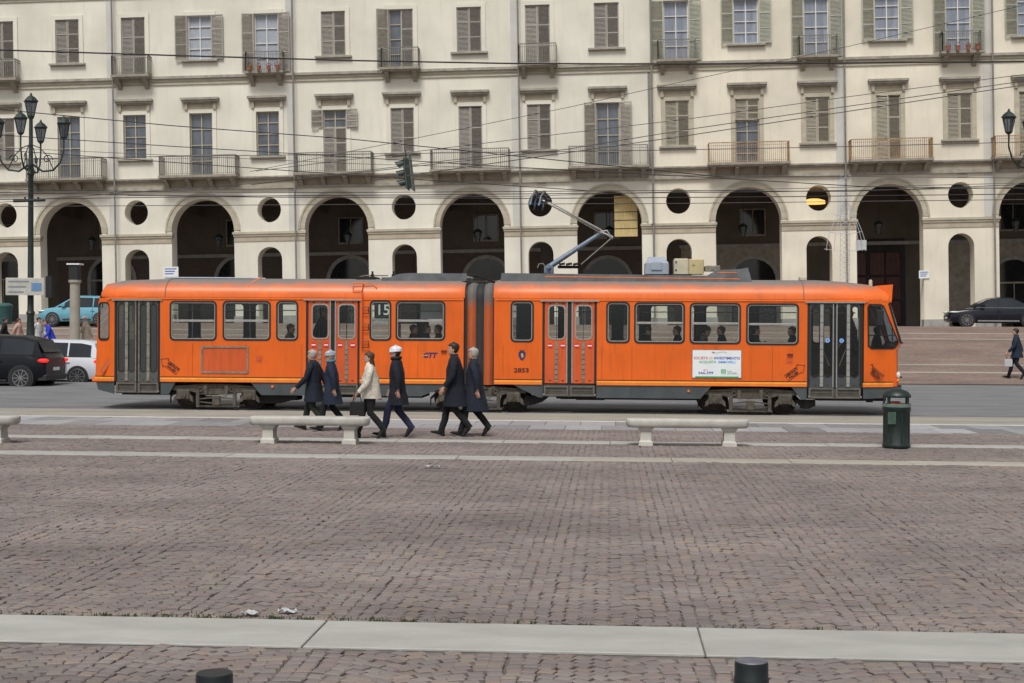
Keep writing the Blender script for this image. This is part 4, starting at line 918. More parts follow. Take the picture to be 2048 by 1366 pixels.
# bogies
def wheelmb(x, y, s_):
    b = MB(); w_ = .09
    b.cyl((x, y - w_ / 2, .335), (x, y + w_ / 2, .335), .33, 28); b.cyl((x, y + s_ * w_ / 2, .335), (x, y + s_ * (w_ / 2 + .03), .335), .36, 28)
    return b
def bogie(c, half):
    for s_, y in ((1, 36.0), (-1, 37.445)):
        for dx in (-half, half):
            wb = wheelmb(c + dx, y, s_).build('wheel', M['wheel'], tram, 40); MB().ring((c + dx, y - s_ * .05, .335), (0, 1, 0), .27, .02, 24, 6).build('tyre_rim', M['wheel'], wb, 60); MB().cyl((c + dx, y - s_ * .09, .335), (c + dx, y - s_ * .04, .335), .12, 14, .17).build('hub', M['bogie'], wb, 40)
    for dx in (-half, half): MB().cyl((c + dx, 35.58, .335), (c + dx, 37.85, .335), .06, 10).build('axle', M['bogie_dark'], tram, 40)
    for y in (35.50, 37.55):
        sg = 1 if y < 36.5 else 0
        fr = MB().prism([(c - half - .28, .50), (c - half - .30, .60), (c - .35, .665), (c + .35, .665), (c + half + .32, .60), (c + half + .30, .50), (c + half - .1, .50), (c + .42, .41), (c - .42, .41), (c - half + .1, .50)], y, y + .12).build('bogie_frame', M['bogie'], tram)
        if not sg: continue
        MB().box(c - half - .29, c + half + .31, y - .03, y, .595, .615).box(c - .42, c + .42, y - .03, y, .405, .425).build('frame_flange', M['bogie'], fr)
        for s_ in (-1, 1):
            MB().cbox(c + s_ * .27 - .055, c + s_ * .27 + .055, y - .07, y, .40, .63, .02).build('spring_hanger', M['bogie'], fr); MB().ring((c + s_ * .40, y - .02, .53), (0, 1, 0), .055, .018, 12, 6).build('spring_eye', M['bogie'], fr, 40)
            x = c + s_ * half
            ab = MB().cbox(x - .17, x + .17, y - .06, y + .10, .28, .52, .03).build('axle_box', M['bogie'], tram); MB().cyl((x, y - .11, .38), (x, y - .06, .38), .085, 14).cyl((x, y - .13, .38), (x, y - .11, .38), .03, 8).build('axle_box_cover', M['bogie'], ab, 40)
            b = MB().prism([(x - .24, .32), (x - .17, .40), (x - .17, .25), (x - .26, .20)], y - .02, y + .08); b.build('axle_guard', M['bogie'], ab); b = MB().prism([(x + .24, .32), (x + .17, .40), (x + .17, .25), (x + .26, .20)], y - .02, y + .08); b.build('axle_guard', M['bogie'], ab)
            MB().cbox(c + s_ * (half - .38) - .045, c + s_ * (half - .38) + .045, y - .05, y + .03, .10, .48, .015).build('brake_hanger', M['bogie'], fr)
            MB().prism([(x - s_ * .30, .12), (x - s_ * .30, .36), (x - s_ * .36, .36), (x - s_ * .38, .12)], 35.95, 36.05).build('brake_shoe', M['bogie_dark'], tram)
        h = half - .42; b = MB()
        for k in range(4): L_ = h * (1 - .17 * k); n = 8; b.loft([[(c - L_ + 2 * L_ * i / n, yy, .245 + .035 * k + .05 * (1 - abs(2 * i / n - 1)) * (1 if k % 2 else .3)) for yy in (y - .02, y + .06)] for i in range(n + 1)])
        b.prism([(c - h, .30), (c - .1, .345), (c + .1, .345), (c + h, .30), (c + h, .275), (c + .1, .30), (c - .1, .30), (c - h, .275)], y - .03, y + .05).prism([(c - h, .20), (c - .1, .16), (c + .1, .16), (c + h, .20), (c + h, .225), (c + .1, .20), (c - .1, .20), (c - h, .225)], y - .03, y + .05)
        b.build('leaf_spring', M['bogie'], fr); MB().cbox(c - .10, c + .10, y - .05, y + .07, .14, .37, .02).build('spring_buckle', M['bogie'], fr); MB().box(c - .28, c + .28, y - .04, y - .01, .36, .385).build('tie_bar', M['alu_dirty'], fr)
        MB().box(c - half + .3, c + half - .3, y + .12, y + .2, .07, .12).build('track_brake', M['alu_dirty'], tram)
    MB().box(c - .25, c + .25, 35.9, 37.3, .38, .64).build('bolster', M['bogie_dark'], tram)
    for s_ in (-1, 1): MB().prism([(c + s_ * (half + .26), .52), (c + s_ * (half + .42), .36), (c + s_ * (half + .42), .16), (c + s_ * (half + .40), .16), (c + s_ * (half + .39), .32), (c + s_ * (half + .26), .42)], 35.74, 35.78).build('life_guard', M['bogie_dark'], tram)
BC = [(PX(365) + PX(497)) / 2, (PX(890) + PX(1028)) / 2, (PX(1433) + PX(1571)) / 2]
for c in BC: bogie(c, .855)
MB().prism([(PX(520), .42), (PX(590), .40), (PX(590), .30), (PX(555), .18), (PX(505), .18)], YN + .25, YN + .9).build('equipment_case', M['underframe'], tram)
MB().prism([(PX(1050), .42), (PX(1097), .40), (PX(1085), .28), (PX(1060), .18), (PX(1040), .18)], YN + .25, YN + .9).build('equipment_case', M['underframe'], tram)
MB().prism([(PX(1592), .38), (PX(1634), .38), (PX(1634), .24), (PX(1620), .16), (PX(1610), .16)], YN + .2, YN + .5).build('sand_box', M['underframe'], tram)
MB().cbox(PX(1738), PX(1750), YN + .2, YN + .4, .34, .46, .02).build('tow_bracket', M['underframe'], tram)
# lettering, advert, hatches
PY = YN - .004
a, b_, z0, z1 = R4(1384, 699, 1483, 757)
ad = MB().box(a, b_, YN - .02, YN, z0, z1).build('advert_panel', M['alu_dirty'], tram); MB().box(a + .015, b_ - .015, YN - .024, YN - .02, z0 + .02, z1 - .015).build('poster', M['poster'], ad)
Wd = b_ - a; Hh = z1 - z0; ty = YN - .026
def adtext(s_, m, fx0, fx1, fz, size): text('lettering', s_, M[m], a + Wd * (fx0 + fx1) / 2, z0 + Hh * fz, size, ty, ad, width=Wd * (fx1 - fx0), bold=.0015, th=.002)
adtext('SOCIETÀ', 'p_red', .035, .325, .70, .09); adtext('DI', 'p_orange', .35, .41, .70, .09); adtext('INVESTIMENTO', 'p_blue', .445, .965, .70, .09)
adtext('ACQUISTA', 'p_green', .14, .49, .565, .085); adtext('IMMOBILI', 'p_cyan', .53, .87, .565, .085); adtext('011', 'p_red', .235, .315, .285, .05); adtext('666.399', 'p_steel', .13, .43, .185, .09)
for i in range(4):
    for j in range(4): MB().box(a + Wd * (.585 + .026 * i), a + Wd * (.605 + .026 * i), ty - .001, ty + .001, z0 + Hh * (.17 + .04 * j), z0 + Hh * (.20 + .04 * j)).build('logo_square', M['p_green'], ad)
adtext('la tua', 'p_grey', .71, .80, .25, .035); adtext('casa ideale', 'p_grey', .71, .90, .19, .035)
MB().box(a + Wd * .59, a + Wd * .95, ty - .001, ty + .001, z0 + Hh * .125, z0 + Hh * .132).build('rule_line', M['p_green'], ad); MB().prism([(a + Wd * .08, z0 + .02), (a + Wd * .93, z0 + .02), (a + Wd * .95, z0 + .05), (a + Wd * .06, z0 + .05)], ty - .001, ty + .001).build('foot_band', M['p_green'], ad)
b = MB(); n = 12
b.prism([(a + Wd * .39, z0 + Hh * .93), (a + Wd * .46, z0 + Hh * .90), (a + Wd * .43, z0 + Hh * .86)], ty - .001, ty + .001); b.build('swoosh_red', M['p_red'], ad)
MB().tube([(a + Wd * (.42 + .28 * t / n), ty, z0 + Hh * (.93 - .05 * (t / n) - .03 * sin(pi * t / n * 2))) for t in range(n + 1)], .005, 4).build('swoosh', M['p_grey'], ad)
x, z = q(859, 711); lg = text('operator_logo', 'GTT', M['navy_ink'], x, z, .17, PY, tram, width=.36, shear=.28, bold=.009); MB().prism([(x - .24, z - .005), (x - .05, z + .012), (x - .03, z - .004), (x - .20, z - .016)], PY - .002, PY + .003).build('logo_dash', M['gold'], lg)
x, z = q(1043, 741); text('fleet_number', '2853', M['black_ink'], x, z, .15, PY, tram, width=.37, bold=.004)
x, z = q(1044, 711); sh = MB().prism([(x - .085, z + .09), (x - .03, z + .10), (x, z + .085), (x + .03, z + .10), (x + .085, z + .09), (x + .09, z - .0), (x + .05, z - .09), (x, z - .13), (x - .05, z - .09), (x - .09, z)], PY - .002, PY + .003).build('coat_of_arms', M['navy_ink'], tram)
MB().prism([(x - .03, z + .04), (x + .02, z + .06), (x + .04, z - .02), (x, z - .07), (x - .02, z - .01)], PY - .004, PY - .002).build('bull_charge', M['gold'], sh)
MB().prism([(x - .05, z + .10), (x - .055, z + .14), (x - .02, z + .12), (x, z + .145), (x + .02, z + .12), (x + .055, z + .14), (x + .05, z + .10)], PY - .002, PY + .003).build('crown', M['black_ink'], sh)
def arrow_sign(cx, cy, ang, flip, faded=False, yfn=0.):
    x, z = q(cx, cy); L_, h = .44, .085; R_ = lambda p: (x + p[0] * cos(ang) - p[1] * sin(ang), z + p[0] * sin(ang) + p[1] * cos(ang))
    s_ = -1 if flip else 1; ol = [(-s_ * L_ / 2, -h), (s_ * (L_ / 2 - .06), -h), (s_ * (L_ / 2 - .06), -h - .05), (s_ * (L_ / 2 + .10), 0), (s_ * (L_ / 2 - .06), h + .05), (s_ * (L_ / 2 - .06), h), (-s_ * L_ / 2, h)]
    P_ = [R_(p) for p in ol]; y = PY + yfn; b = MB(); k = len(P_)
    if faded: return MB().prism([R_((-L_ / 2, -h * .7)), R_((L_ / 2 - .05, -h * .7)), R_((L_ / 2, h * .7)), R_((-L_ / 2 + .05, h * .7))], y - .001, y + .003).build('faded_arrow_mark', FADE, tram)
    b.tube([(p[0], y, p[1]) for p in P_], .0075, 4, True); o = b.build('arrow_sign', M['black_ink'], tram)
    for t, dz in (('ABBONATI', .035), ('PALESI', -.04)):
        c = R_((-s_ * .04, dz)); text('lettering', t, M['black_ink'], c[0], c[1], .08, y, o, rot=ang, width=.34 if t[0] == 'A' else .26, bold=.003)
FADE = mat('faded_arrow', (.52, .105, .03), .7, var=.3, scale=30)
arrow_sign(1588, 746, radians(36), False); arrow_sign(1751, 746, radians(-38), True, yfn=.06); arrow_sign(342, 733, radians(-36), True); arrow_sign(210, 733, radians(55), False, True, yfn=.03)
a, b_, z0, z1 = R4(402, 692, 497, 747)
fr = plate('empty_advert_frame', M['alu_dirty'], rrect(a, b_, z0, z1, .02, 2), [rrect(a + .045, b_ - .045, z0 + .045, z1 - .045, .02, 2)], YN - .02, YN, tram)
MB().box(a + .045, b_ - .045, YN - .003, YN, z0 + .045, z1 - .045).build('backing', M['orange_door'], fr)
def hatch(cx, cy, s_=.085):
    x, z = q(cx, cy); h = plate('hatch', M['orange_door'], rrect(x - s_, x + s_, z - s_, z + s_, .02, 2), [], YN - .006, YN, tram); MB().box(x - .02, x + .03, YN - .010, YN - .006, z - s_ * .55, z - s_ * .4).build('latch', M['black_ink'], h)
hatch(519, 718); hatch(1579, 721)
for px, zt_ in ((385, 1), (492, 1), (604, 0), (836, 1), (905, 1), (1006, 1), (1204, 0), (1264, 1), (1431, 1), (1545, 1)):
    x = TX(px); MB().box(x - .0035, x + .0035, YN - .0015, YN + .001, Z_SK + .13, WINS_F[0][2] - .10).build('panel_seam', M['stripe_dark'], tram)
for px in range(350, 600, 24):
    x = TX(px); MB().cyl((x, YN - .004, Z_GUT - .03), (x, YN, Z_GUT - .03), .007, 6).build('rivet', M['stripe_dark'], tram)
for px, py in ((888, 702), (1580, 709)):
    x, z = q(px, py); MB().cbox(x - .07, x + .07, YN - .05, YN, z - .022, z + .022, .01).build('side_lamp', mat('lamp_housing_red', (.14, .018, .012), .4, var=.1), tram)
# ladder by the middle door
lx = q(727, 0)[0]; zt, zb = q(0, 575)[1], q(0, 690)[1]
ld = MB().tube([(lx, YN - .06, zb), (lx, YN - .06, 2.9), (lx, YN + .12, zt + .14)], .022, 8).build('ladder', M['orange_door'], tram, 40)
for py in (617, 650, 684):
    z = q(0, py)[1]; MB().tube([(lx, YN - .06, z - .08), (lx + .17, YN - .06, z - .08), (lx + .17, YN - .06, z + .08), (lx, YN - .06, z + .08)], .014, 6).build('rung', M['stripe_dark'], ld, 40)
x0, z1 = q(706, 567); x1, z0 = q(726, 581)
MB().tube([(x0, YN - .02, z0), (lx, YN - .02, z0), (lx, YN + .05, z1), (x0, YN + .05, z1)], .016, 6, True).tube([(lx, YN + .05, z1), (lx + .28, YN + .08, z1), (lx + .36, YN + .02, z1 - .1)], .014, 6).build('ladder_hoop', M['stripe_orange'], ld, 40)
# cab mirror, lamps
x, z = q(1738, 613); mi = MB().tube([(x, YN, z), (x + .04, YN - .22, z + .01), (x + .26, YN - .28, z - .0), (x + .27, YN - .28, z - .12)], .014, 6).build('mirror_arm', M['black'], tram, 40)
x1, z1 = q(1748, 620); x2, z2 = q(1762, 650); MB().cbox(x1, x2, YN - .36, YN - .24, z2, z1, .02).build('mirror', M['black'], mi)
x, z = q(1801, 751); MB().ell((x, YN + .26, z), .05, .07, .085).build('headlight', M['lens'], tram, 60); MB().ell((x - .01, YN + .26, z - .14), .04, .05, .05).build('indicator', M['stripe_orange'], tram, 60)
for k, (px, py) in enumerate(((1782, 633), (1785, 642), (1787, 646))): x, z = q(px, py); MB().ell((x, YN + .35, z), .035, .02, .04, 10, 6).build('cab_signal_lamp', M['red_lamp'], tram, 60)
x, z = q(1781, 625); MB().tube([(x + .05, YN + .25, z), (x + .16, YN + .2, z + .0)], .01, 6).cyl((x + .1, YN + .3, z - .4), (x + .16, YN + .55, z - .7), .012, 6).build('wiper', M['black'], tram)
# ---- roof gear
def rz(x, y, Y): p = at(x, y, Y); return p.x, p.z
YR = YN + .38
def fairing(pts, name, stripe=None):
    P_ = [rz(x, y, YR) for x, y in pts]; f = MB().prism(P_, YR, YR + .04).build(name, M['roofgrey'], tram)
    MB().prism([(x, z) for x, z in P_], 2 * YC - YR - .04, 2 * YC - YR).build('far_' + name, M['roofgrey'], tram)
    for s_ in stripe or []:
        (x0, z0), (x1, z1) = rz(s_[0], s_[1], YR), rz(s_[2], s_[3], YR); MB().prism([(x0, z0 - .011), (x1, z1 - .011), (x1, z1 + .011), (x0, z0 + .011)], YR - .006, YR).build('stripe', M['stripe_orange'], f)
    return f
fairing([(762, 562), (932, 562), (934, 547), (815, 546), (796, 548)], 'roof_fairing'); fairing([(1001, 563), (1495, 567), (1504, 564), (1496, 535), (1480, 538), (1434, 540), (1415, 551), (1003, 546)], 'roof_fairing', [(1090, 553, 1480, 558), (1435, 545, 1474, 545)])
MB().box(rz(762, 560, YR)[0], rz(934, 560, YR)[0], YR + .05, 2 * YC - YR - .05, 3.30, 3.40).box(rz(1003, 560, YR)[0], rz(1490, 560, YR)[0], YR + .05, 2 * YC - YR - .05, 3.30, 3.42).build('roof_deck', M['roofgrey'], tram)
P_ = [(*rz(330, 557, YN + .6), 0), (*rz(500, 558, YN + .6), 0), (*rz(531, 559, YN + .6), 0)]
MB().tube([(p[0], YN + .6, p[1] + .02) for p in P_], .022, 8).build('roof_pipe', M['roofbox'], tram, 40); x, z = rz(500, 572, YN + .1); MB().tube([(x - .03, YN + .1, z - .02), (x + .02, YN + .3, z + .1), (x + .16, YN + .6, z + .21)], .03, 8).build('pipe_drop', M['stripe_orange'], tram, 40)
x0, z0 = rz(718, 562, YC - .4); MB().tube([(x0, YC - .4, 3.3), (x0, YC - .4, z0 + .10), (x0 + .15, YC - .4, z0 + .14), (x0 + .75, YC - .4, z0 + .14)], .016, 6).build('roof_rail', M['alu_dirty'], tram, 40)
for px in (745, 787): x, z = rz(px, 552, YC - .4); MB().lathe([(.02, -.15), (.05, -.1), (.05, .0), (.025, .05), (.03, .1)], (x, YC - .4, z + .02), 8).build('insulator', M['underframe'], tram, 40)
MB().cbox(rz(722, 0, YC)[0], rz(760, 0, YC)[0], YC - .6, YC + .3, 3.32, 3.42, .02).build('resistor_bank', M['underframe'], tram)
for dy in (-.25, 0., .2): MB().tube([(PX(928), YC + dy, 3.48), (PX(948), YC + dy - .1, 3.46), (PX(968), YC + dy, 3.36), (PX(985), YC + dy + .1, 3.30), (PX(1005), YC + dy, 3.42)], .02, 6).build('roof_cable', M['underframe'], tram, 40)
MB().box(PX(934), PX(1004), YC + .1, YC + .16, 3.46, 3.50).build('cable_tray', M['underframe'], tram)
MB().lathe([(.30, 0), (.30, .02), (.1, .04)], (PX(915), YC, 3.40), 16).build('vent_cap', M['beigebox'], tram, 40)
YB = YC - .3
def rbox(x0, y0, x1, y1, m, name, w_=.6, c=.02, Y=YB): a, z1 = rz(x0, y0, Y); b_, z0 = rz(x1, y1, Y); return MB().cbox(a, b_, Y, Y + w_, z0, z1, c).build(name, M[m], tram)
ac = rbox(1290, 527, 1338, 548, 'roofbox', 'air_conditioner', 1.0, .02)
a, z1 = rz(1290, 527, YB); b_, z0 = rz(1338, 513, YB); MB().loft([[(a, YB, z1), (b_, YB, z1), (b_, YB + 1, z1), (a, YB + 1, z1)], [(a + .08, YB + .18, z0), (b_ - .12, YB + .18, z0), (b_ - .12, YB + .82, z0), (a + .08, YB + .82, z0)]], True, True).build('unit_lid', M['roofbox'], ac)
x, z = rz(1313, 531, YB); MB().cbox(x - .14, x + .14, YB - .03, YB, z - .11, z + .09, .01).build('unit_handle', M['roofbox'], ac); MB().box(a, b_, YB - .006, YB, z - .25, z - .235).build('unit_seam', M['black'], ac)
bx = rbox(1348, 517, 1377, 548, 'beigebox', 'control_cabinet'); rbox(1377.6, 518, 1408, 548, 'beigebox2', 'control_cabinet')
for py in (524, 540): x, z = rz(1352, py, YB); MB().cyl((x, YB - .015, z), (x, YB, z), .022, 8).build('lock', M['black'], bx, 40)
x, z = rz(1387, 528, YB); MB().cyl((x, YB - .02, z), (x, YB, z), .035, 10).build('lock', M['hood'], bx, 40)
rbox(1410, 531, 1441, 542, 'alu_dirty', 'junction_box', .4); rbox(1600, 553, 1614, 560, 'beigebox', 'roof_vent', .3)
# pantograph
pg = MB().box(rz(1062, 0, YC)[0], rz(1200, 0, YC)[0], YC - .55, YC - .48, 3.44, 3.50).box(rz(1062, 0, YC)[0], rz(1200, 0, YC)[0], YC + .48, YC + .55, 3.44, 3.50).box(rz(1085, 0, YC)[0], rz(1100, 0, YC)[0], YC - .55, YC + .55, 3.44, 3.52).box(rz(1170, 0, YC)[0], rz(1180, 0, YC)[0], YC - .55, YC + .55, 3.44, 3.62).build('pantograph_base', M['underframe'], tram)
def pt(x, y, dy=0.): p = at(x, y, YC + dy); return (p.x, YC + dy, p.z)
A_, B_, C_, D_ = pt(1098, 534), pt(1203, 465), pt(1224, 476), pt(1160, 530)
MB().cyl(A_, B_, .075, 14, .05).build('lower_arm', M['panto_blue'], pg, 40); MB().cyl(pt(1162, 529, -.2), pt(1221, 478, -.2), .016, 8).build('coupling_rod', M['alu_dirty'], pg, 40)
b = MB(); hd = pt(1084, 398)
for dy in (-.30, .30): b.cyl((B_[0], YC + dy * .35, B_[2] + .05), (hd[0], YC + dy, hd[2]), .024, 8, .018)
b.build('upper_arm', M['alu'], pg, 40)
MB().cyl(pt(1080, 399, 0), pt(1207, 469, 0), .012, 6).build('guide_rod', M['alu_dirty'], pg, 40)
MB().tube([pt(1186, 452, -.12), pt(1195, 456, -.12), pt(1205, 463, -.1), pt(1214, 461, -.1), pt(1219, 470, -.1), pt(1226, 474, -.1)], .022, 8).tube([pt(1203, 465, .1), pt(1212, 468, .1), pt(1224, 476, .1)], .025, 8).cyl((B_[0], YC - .22, B_[2]), (B_[0], YC + .22, B_[2]), .035, 10).cyl((C_[0], YC - .22, C_[2]), (C_[0], YC + .22, C_[2]), .022, 8).build('elbow_joint', M['alu'], pg, 40)
MB().cyl((A_[0], YC - .4, A_[2]), (A_[0], YC + .4, A_[2]), .06, 12).cbox(A_[0] - .12, A_[0] + .12, YC - .15, YC + .15, A_[2] - .18, A_[2] + .02, .03).build('arm_pivot', M['panto_blue'], pg, 40)
MB().tube([pt(1075, 536, -.3), pt(1078, 528, -.3), pt(1086, 527, -.3), pt(1090, 533, -.3)], .015, 6).build('spring_lever', M['alu_dirty'], pg, 40)
rbox(1115, 531, 1160, 536, 'underframe', 'spring_case', .3, .01, YC - .2)
for k in range(3): MB().cyl(pt(1118 + k * 14, 529, -.25), pt(1118 + k * 14 + 12, 527, -.25), .03, 8).build('main_spring', M['underframe'], pg, 40)
for k, dx in enumerate((0, -.22)):
    bx_ = hd[0] + dx + .08; zt = hd[2] + .02 + (.04 if k == 0 else .06)
    MB().tube([(bx_ - .10, YC - .86, zt - .26), (bx_ - .07, YC - .80, zt - .06), (bx_, YC - .62, zt + .06), (bx_, YC + .62, zt + .06), (bx_ - .07, YC + .80, zt - .06), (bx_ - .10, YC + .86, zt - .26)], .022, 8).build('collector_bow', M['panto_blue'], pg, 40)
    for s_ in (-1, 1): MB().cyl((bx_ - .12, YC + s_ * .865, zt - .30), (bx_ - .09, YC + s_ * .84, zt - .20), .023, 8).build('horn_tip', M['panto_tip'] if s_ < 0 else M['wire'], pg, 40)
    MB().box(bx_ - .025, bx_ + .025, YC - .55, YC + .55, zt + .08, zt + .105).build('contact_strip', M['black'], pg)
MB().ring((hd[0] + .02, YC - .3, hd[2] + .0), (0, 1, 0), .13, .014, 16, 6).cyl((hd[0] - .1, YC - .32, hd[2]), (hd[0] + .22, YC - .32, hd[2] - .05), .03, 8).cyl((hd[0] + .1, YC - .4, hd[2] - .02), (hd[0] + .1, YC + .4, hd[2] - .02), .04, 8).build('head_carrier', M['wire'], pg, 40)
# ---- cabin fittings: seats, poles
def seat(x, y, face):
    s_ = MB().cbox(x - .22, x + .22, y - .22, y + .22, 1.24, 1.30, .02).build('seat', M['seat'], tram)
    bx_ = x - face * .23; MB().cbox(bx_ - .025, bx_ + .025, y - .22, y + .22, 1.30, 1.82, .02).build('seat_back', M['seat'], s_); MB().box(x - .04, x + .04, y - .04, y + .04, .86, 1.24).build('seat_leg', M['pole'], s_)
SEATS = []
for pa, pb, step in ((345, 590, 62), (745, 905, 60), (1200, 1600, 58)):
    px = pa
    while px < pb:
        for y in (YN + .38, YFAR - .42): seat(at(px, 700, y).x, y, 1)
        px += step
for px in (385, 500, 600, 735, 800, 905, 1035, 1075, 1205, 1262, 1375, 1488, 1600):
    x = at(px, 640, YN + .75).x; MB().cyl((x, YN + .75, .86), (x, YN + .75, 2.84), .017, 8).build('grab_pole', M['pole'], tram, 40)
for a, b_ in ((PX(240), PX(910)), (PX(1010), PX(1720))): MB().cyl((a, YN + .7, 2.55), (b_, YN + .7, 2.55), .014, 6).build('ceiling_rail', M['pole'], tram, 40)
x = at(640, 0, YC).x
MB().cbox(PX(1022) + .1, PX(1066) + .05, YN + .4, YFAR - .3, .86, 2.84, .02).build('partition', M['inside_dark'], tram)
MB().box(PX(1728), PX(1732), YN + .15, YFAR - .15, .86, 1.6).box(PX(1728), PX(1732), YN + .15, YN + .5, 1.6, 2.84).build('cab_partition', M['inside_dark'], tram)
MB().cbox(PX(1768), PX(1800), YN + .5, YFAR - .5, .86, 1.72, .05).build('driver_desk', M['inside_dark'], tram); MB().box(PX(1737), PX(1800) - .06, YN + .4, YFAR - .4, .80, .86).box(PX(1737), PX(1782), YN + .4, YFAR - .4, 2.80, 2.83).build('cab_floor', M['inside_dark'], tram)
MB().box(PX(195), PX(226), YN + .4, YFAR - .4, .80, .86).build('cab_floor', M['inside_dark'], tram)
MB().box(PX(832), PX(888), YN + .8, YN + .82, 2.35, 2.75).build('hanging_poster', M['poster'], tram)
# ------------------------------------------------------------------ people
SKQ = []
def skin_obj(name, m, joints, edges, parent, extra=None, sub=1, root=0):
    """joints: (x, y, z, rx, ry); grown into one smooth surface later, all in one pass"""
    me = bpy.data.meshes.new(name); me.from_pydata([j[:3] for j in joints], edges, [])
    o = link(name, me, parent); md = o.modifiers.new('s', 'SKIN'); md.use_smooth_shade = True
    sv = me.skin_vertices[0].data
    for i, j in enumerate(joints): sv[i].radius = (j[3], j[4]); sv[i].use_root = (i == root)
    s_ = o.modifiers.new('d', 'SUBSURF'); s_.levels = sub; s_.render_levels = sub
    SKQ.append((o, m, extra)); return o
def grow_all():
    dg = bpy.context.evaluated_depsgraph_get()
    for o, m, extra in SKQ:
        me = bpy.data.meshes.new_from_object(o.evaluated_get(dg)); me.name = o.name
        if extra:
            b = bmesh.new(); b.from_mesh(me); n = len(b.verts); vv = [b.verts.new(v) for v in extra.v]
            for f in extra.f:
                try: fc = b.faces.new([vv[i] for i in f]); fc.smooth = True
                except ValueError: pass
            bmesh.ops.recalc_face_normals(b, faces=b.faces); b.to_mesh(me); b.free()
        me.materials.clear(); me.materials.append(m); GROWN.append((o, me))
    for o, me in GROWN: o.modifiers.clear(); o.data = me
GROWN = []
def person(label, loc, rz, H=1.70, pose='walk', top='navy', legs='blackcloth', hair='hair_dark', hat=None, hem=.50, phase=1, scarf=None, bag=None, group=None, lean=.04, arms=.16, waist=1., wide=1.0, longhair=False, female=False, quilt=False, nolegs=False):
    P = thing('person', label, 'person', tuple(loc), rz, group); k = H / 1.72; sit = pose == 'sit'
    base = .52 if sit else .93; up = base - .93; ph = phase
    def S(p): return tuple(c * k for c in p)
    ln = lambda z: lean * (z - .93)
    sw = .175 * wide * (.92 if female else 1)
    pelvis = (0, 0, .93 + up); spine = (ln(1.12), 0, 1.13 + up); chest = (ln(1.32), 0, 1.32 + up); nb = (ln(1.45) + .005, 0, 1.455 + up); nk = (ln(1.5) + .02, 0, 1.52 + up)
    h0 = (ln(1.6) + .035, 0, 1.585 + up); h1 = (ln(1.64) + .035, 0, 1.65 + up); h2 = (ln(1.7) + .02, 0, 1.70 + up); nose = (h1[0] + .108, 0, 1.625 + up); chin = (h0[0] + .05, 0, 1.575 + up)
    J = []; E = []
    def add(p, r, r2=None, to=None):
        J.append((*S(p), r * k, (r2 or r) * k)); i = len(J) - 1
        if to is not None: E.append((to, i))
        return i
    a = add(pelvis, .12, .14); s1 = add(spine, .105, .13, a); c1 = add(chest, .115, .15, s1); n1 = add(nb, .07, .075, c1); n2 = add((nk[0] - .01, 0, nk[2]), .068, .068, n1); add((h0[0] - .02, 0, h0[2]), .068, .062, n2)
    arm = {}
    for s_ in (1, -1):
        sh = (chest[0], s_ * sw, 1.40 + up); swing = (arms if s_ == ph else -arms) if not sit else .12
        el = (sh[0] + swing * .5 - .03, s_ * (sw + .06), 1.13 + up); wr = (el[0] + swing * .9 + .07, s_ * (sw + .05), .90 + up)
        if sit: el = (sh[0] + .06, s_ * (sw + .05), 1.13 + up); wr = (el[0] + .24, s_ * (sw - .04), 1.06 + up)
        arm[s_] = (sh, el, wr); i = add(sh, .05, .05, c1); j = add(el, .037, .037, i); w_ = add(wr, .024, .026, j)
        d = (Vector(wr) - Vector(el)).normalized(); palm = Vector(wr) + d * .06; p_ = add(tuple(palm), .018, .032, w_)
        side_ = Vector((1, 0, 0)) - d * d.x; side_.normalize()
        for fi, (off, L_) in enumerate(((-.027, .062), (-.009, .072), (.009, .068), (.026, .052))):
            b0 = palm + d * .03 + side_ * off; m0 = b0 + d * L_ * .5 + Vector((0, -s_ * .006, 0)); e0 = m0 + d * L_ * .42 + Vector((0, -s_ * .018, 0))
            x0 = add(tuple(b0), .0095, None, p_); x1 = add(tuple(m0), .0085, None, x0); add(tuple(e0), .0075, None, x1)
        tb = Vector(wr) + d * .035 + side_ * .034; x0 = add(tuple(tb), .011, None, w_); add(tuple(tb + d * .04 + side_ * .02), .009, None, x0)
    leg = {}
    for s_ in (1, -1):
        hp = (0, s_ * .085, .90 + up)
        if sit: kn = (.42, s_ * .11, .50 + .04); an = (.44, s_ * .11, .09); toe = (.58, s_ * .12, .035)
        elif pose == 'stand': kn = (.01, s_ * .10, .49); an = (-.01, s_ * .10, .09); toe = (.13, s_ * .12, .03)
        elif s_ != ph: kn = (.16, s_ * .09, .50); an = (.27, s_ * .085, .10); toe = (.41, s_ * .09, .055)
        else: kn = (.0, s_ * .09, .49); an = (-.27, s_ * .085, .17); toe = (-.17, s_ * .09, .04)
        leg[s_] = (hp, kn, an, toe); i = add(hp, .085, .08, a); j = add(kn, .052, .052, i); q_ = add((an[0], an[1], an[2] + .02), .034, .036, j)
    # head: rings from chin to crown, joined to the neck
    cz = 1.488 + up; cx = ln(1.6) + .02
    HS = [(-.035, .035, .052, .050), (0, .072, .035, .034), (.012, .083, .045, .048), (.04, .091, .062, .061), (.055, .088, .068, .066), (.085, .093, .082, .072), (.105, .090, .090, .075), (.125, .086, .096, .077), (.148, .092, .100, .078), (.178, .085, .099, .077), (.203, .066, .084, .067), (.222, .036, .055, .046), (.232, .008, .02, .014)]
    def hring(z, xf_, xb, w_, g=0., fx=None, n=18):
        o_ = []
        for i in range(n):
            c_, s__ = cos(2 * pi * i / n), sin(2 * pi * i / n); x_ = (xf_ + g) * c_ if c_ > 0 else (xb + g) * c_
            if fx is not None: x_ = min(x_, fx)
            o_.append(S((cx + x_, (w_ + g) * s__, cz + z)))
        return o_
    hd_ = MB().loft([hring(*r_) for r_ in HS], True, True); F_ = lambda x, y, z: S((cx + x, y, cz + z))
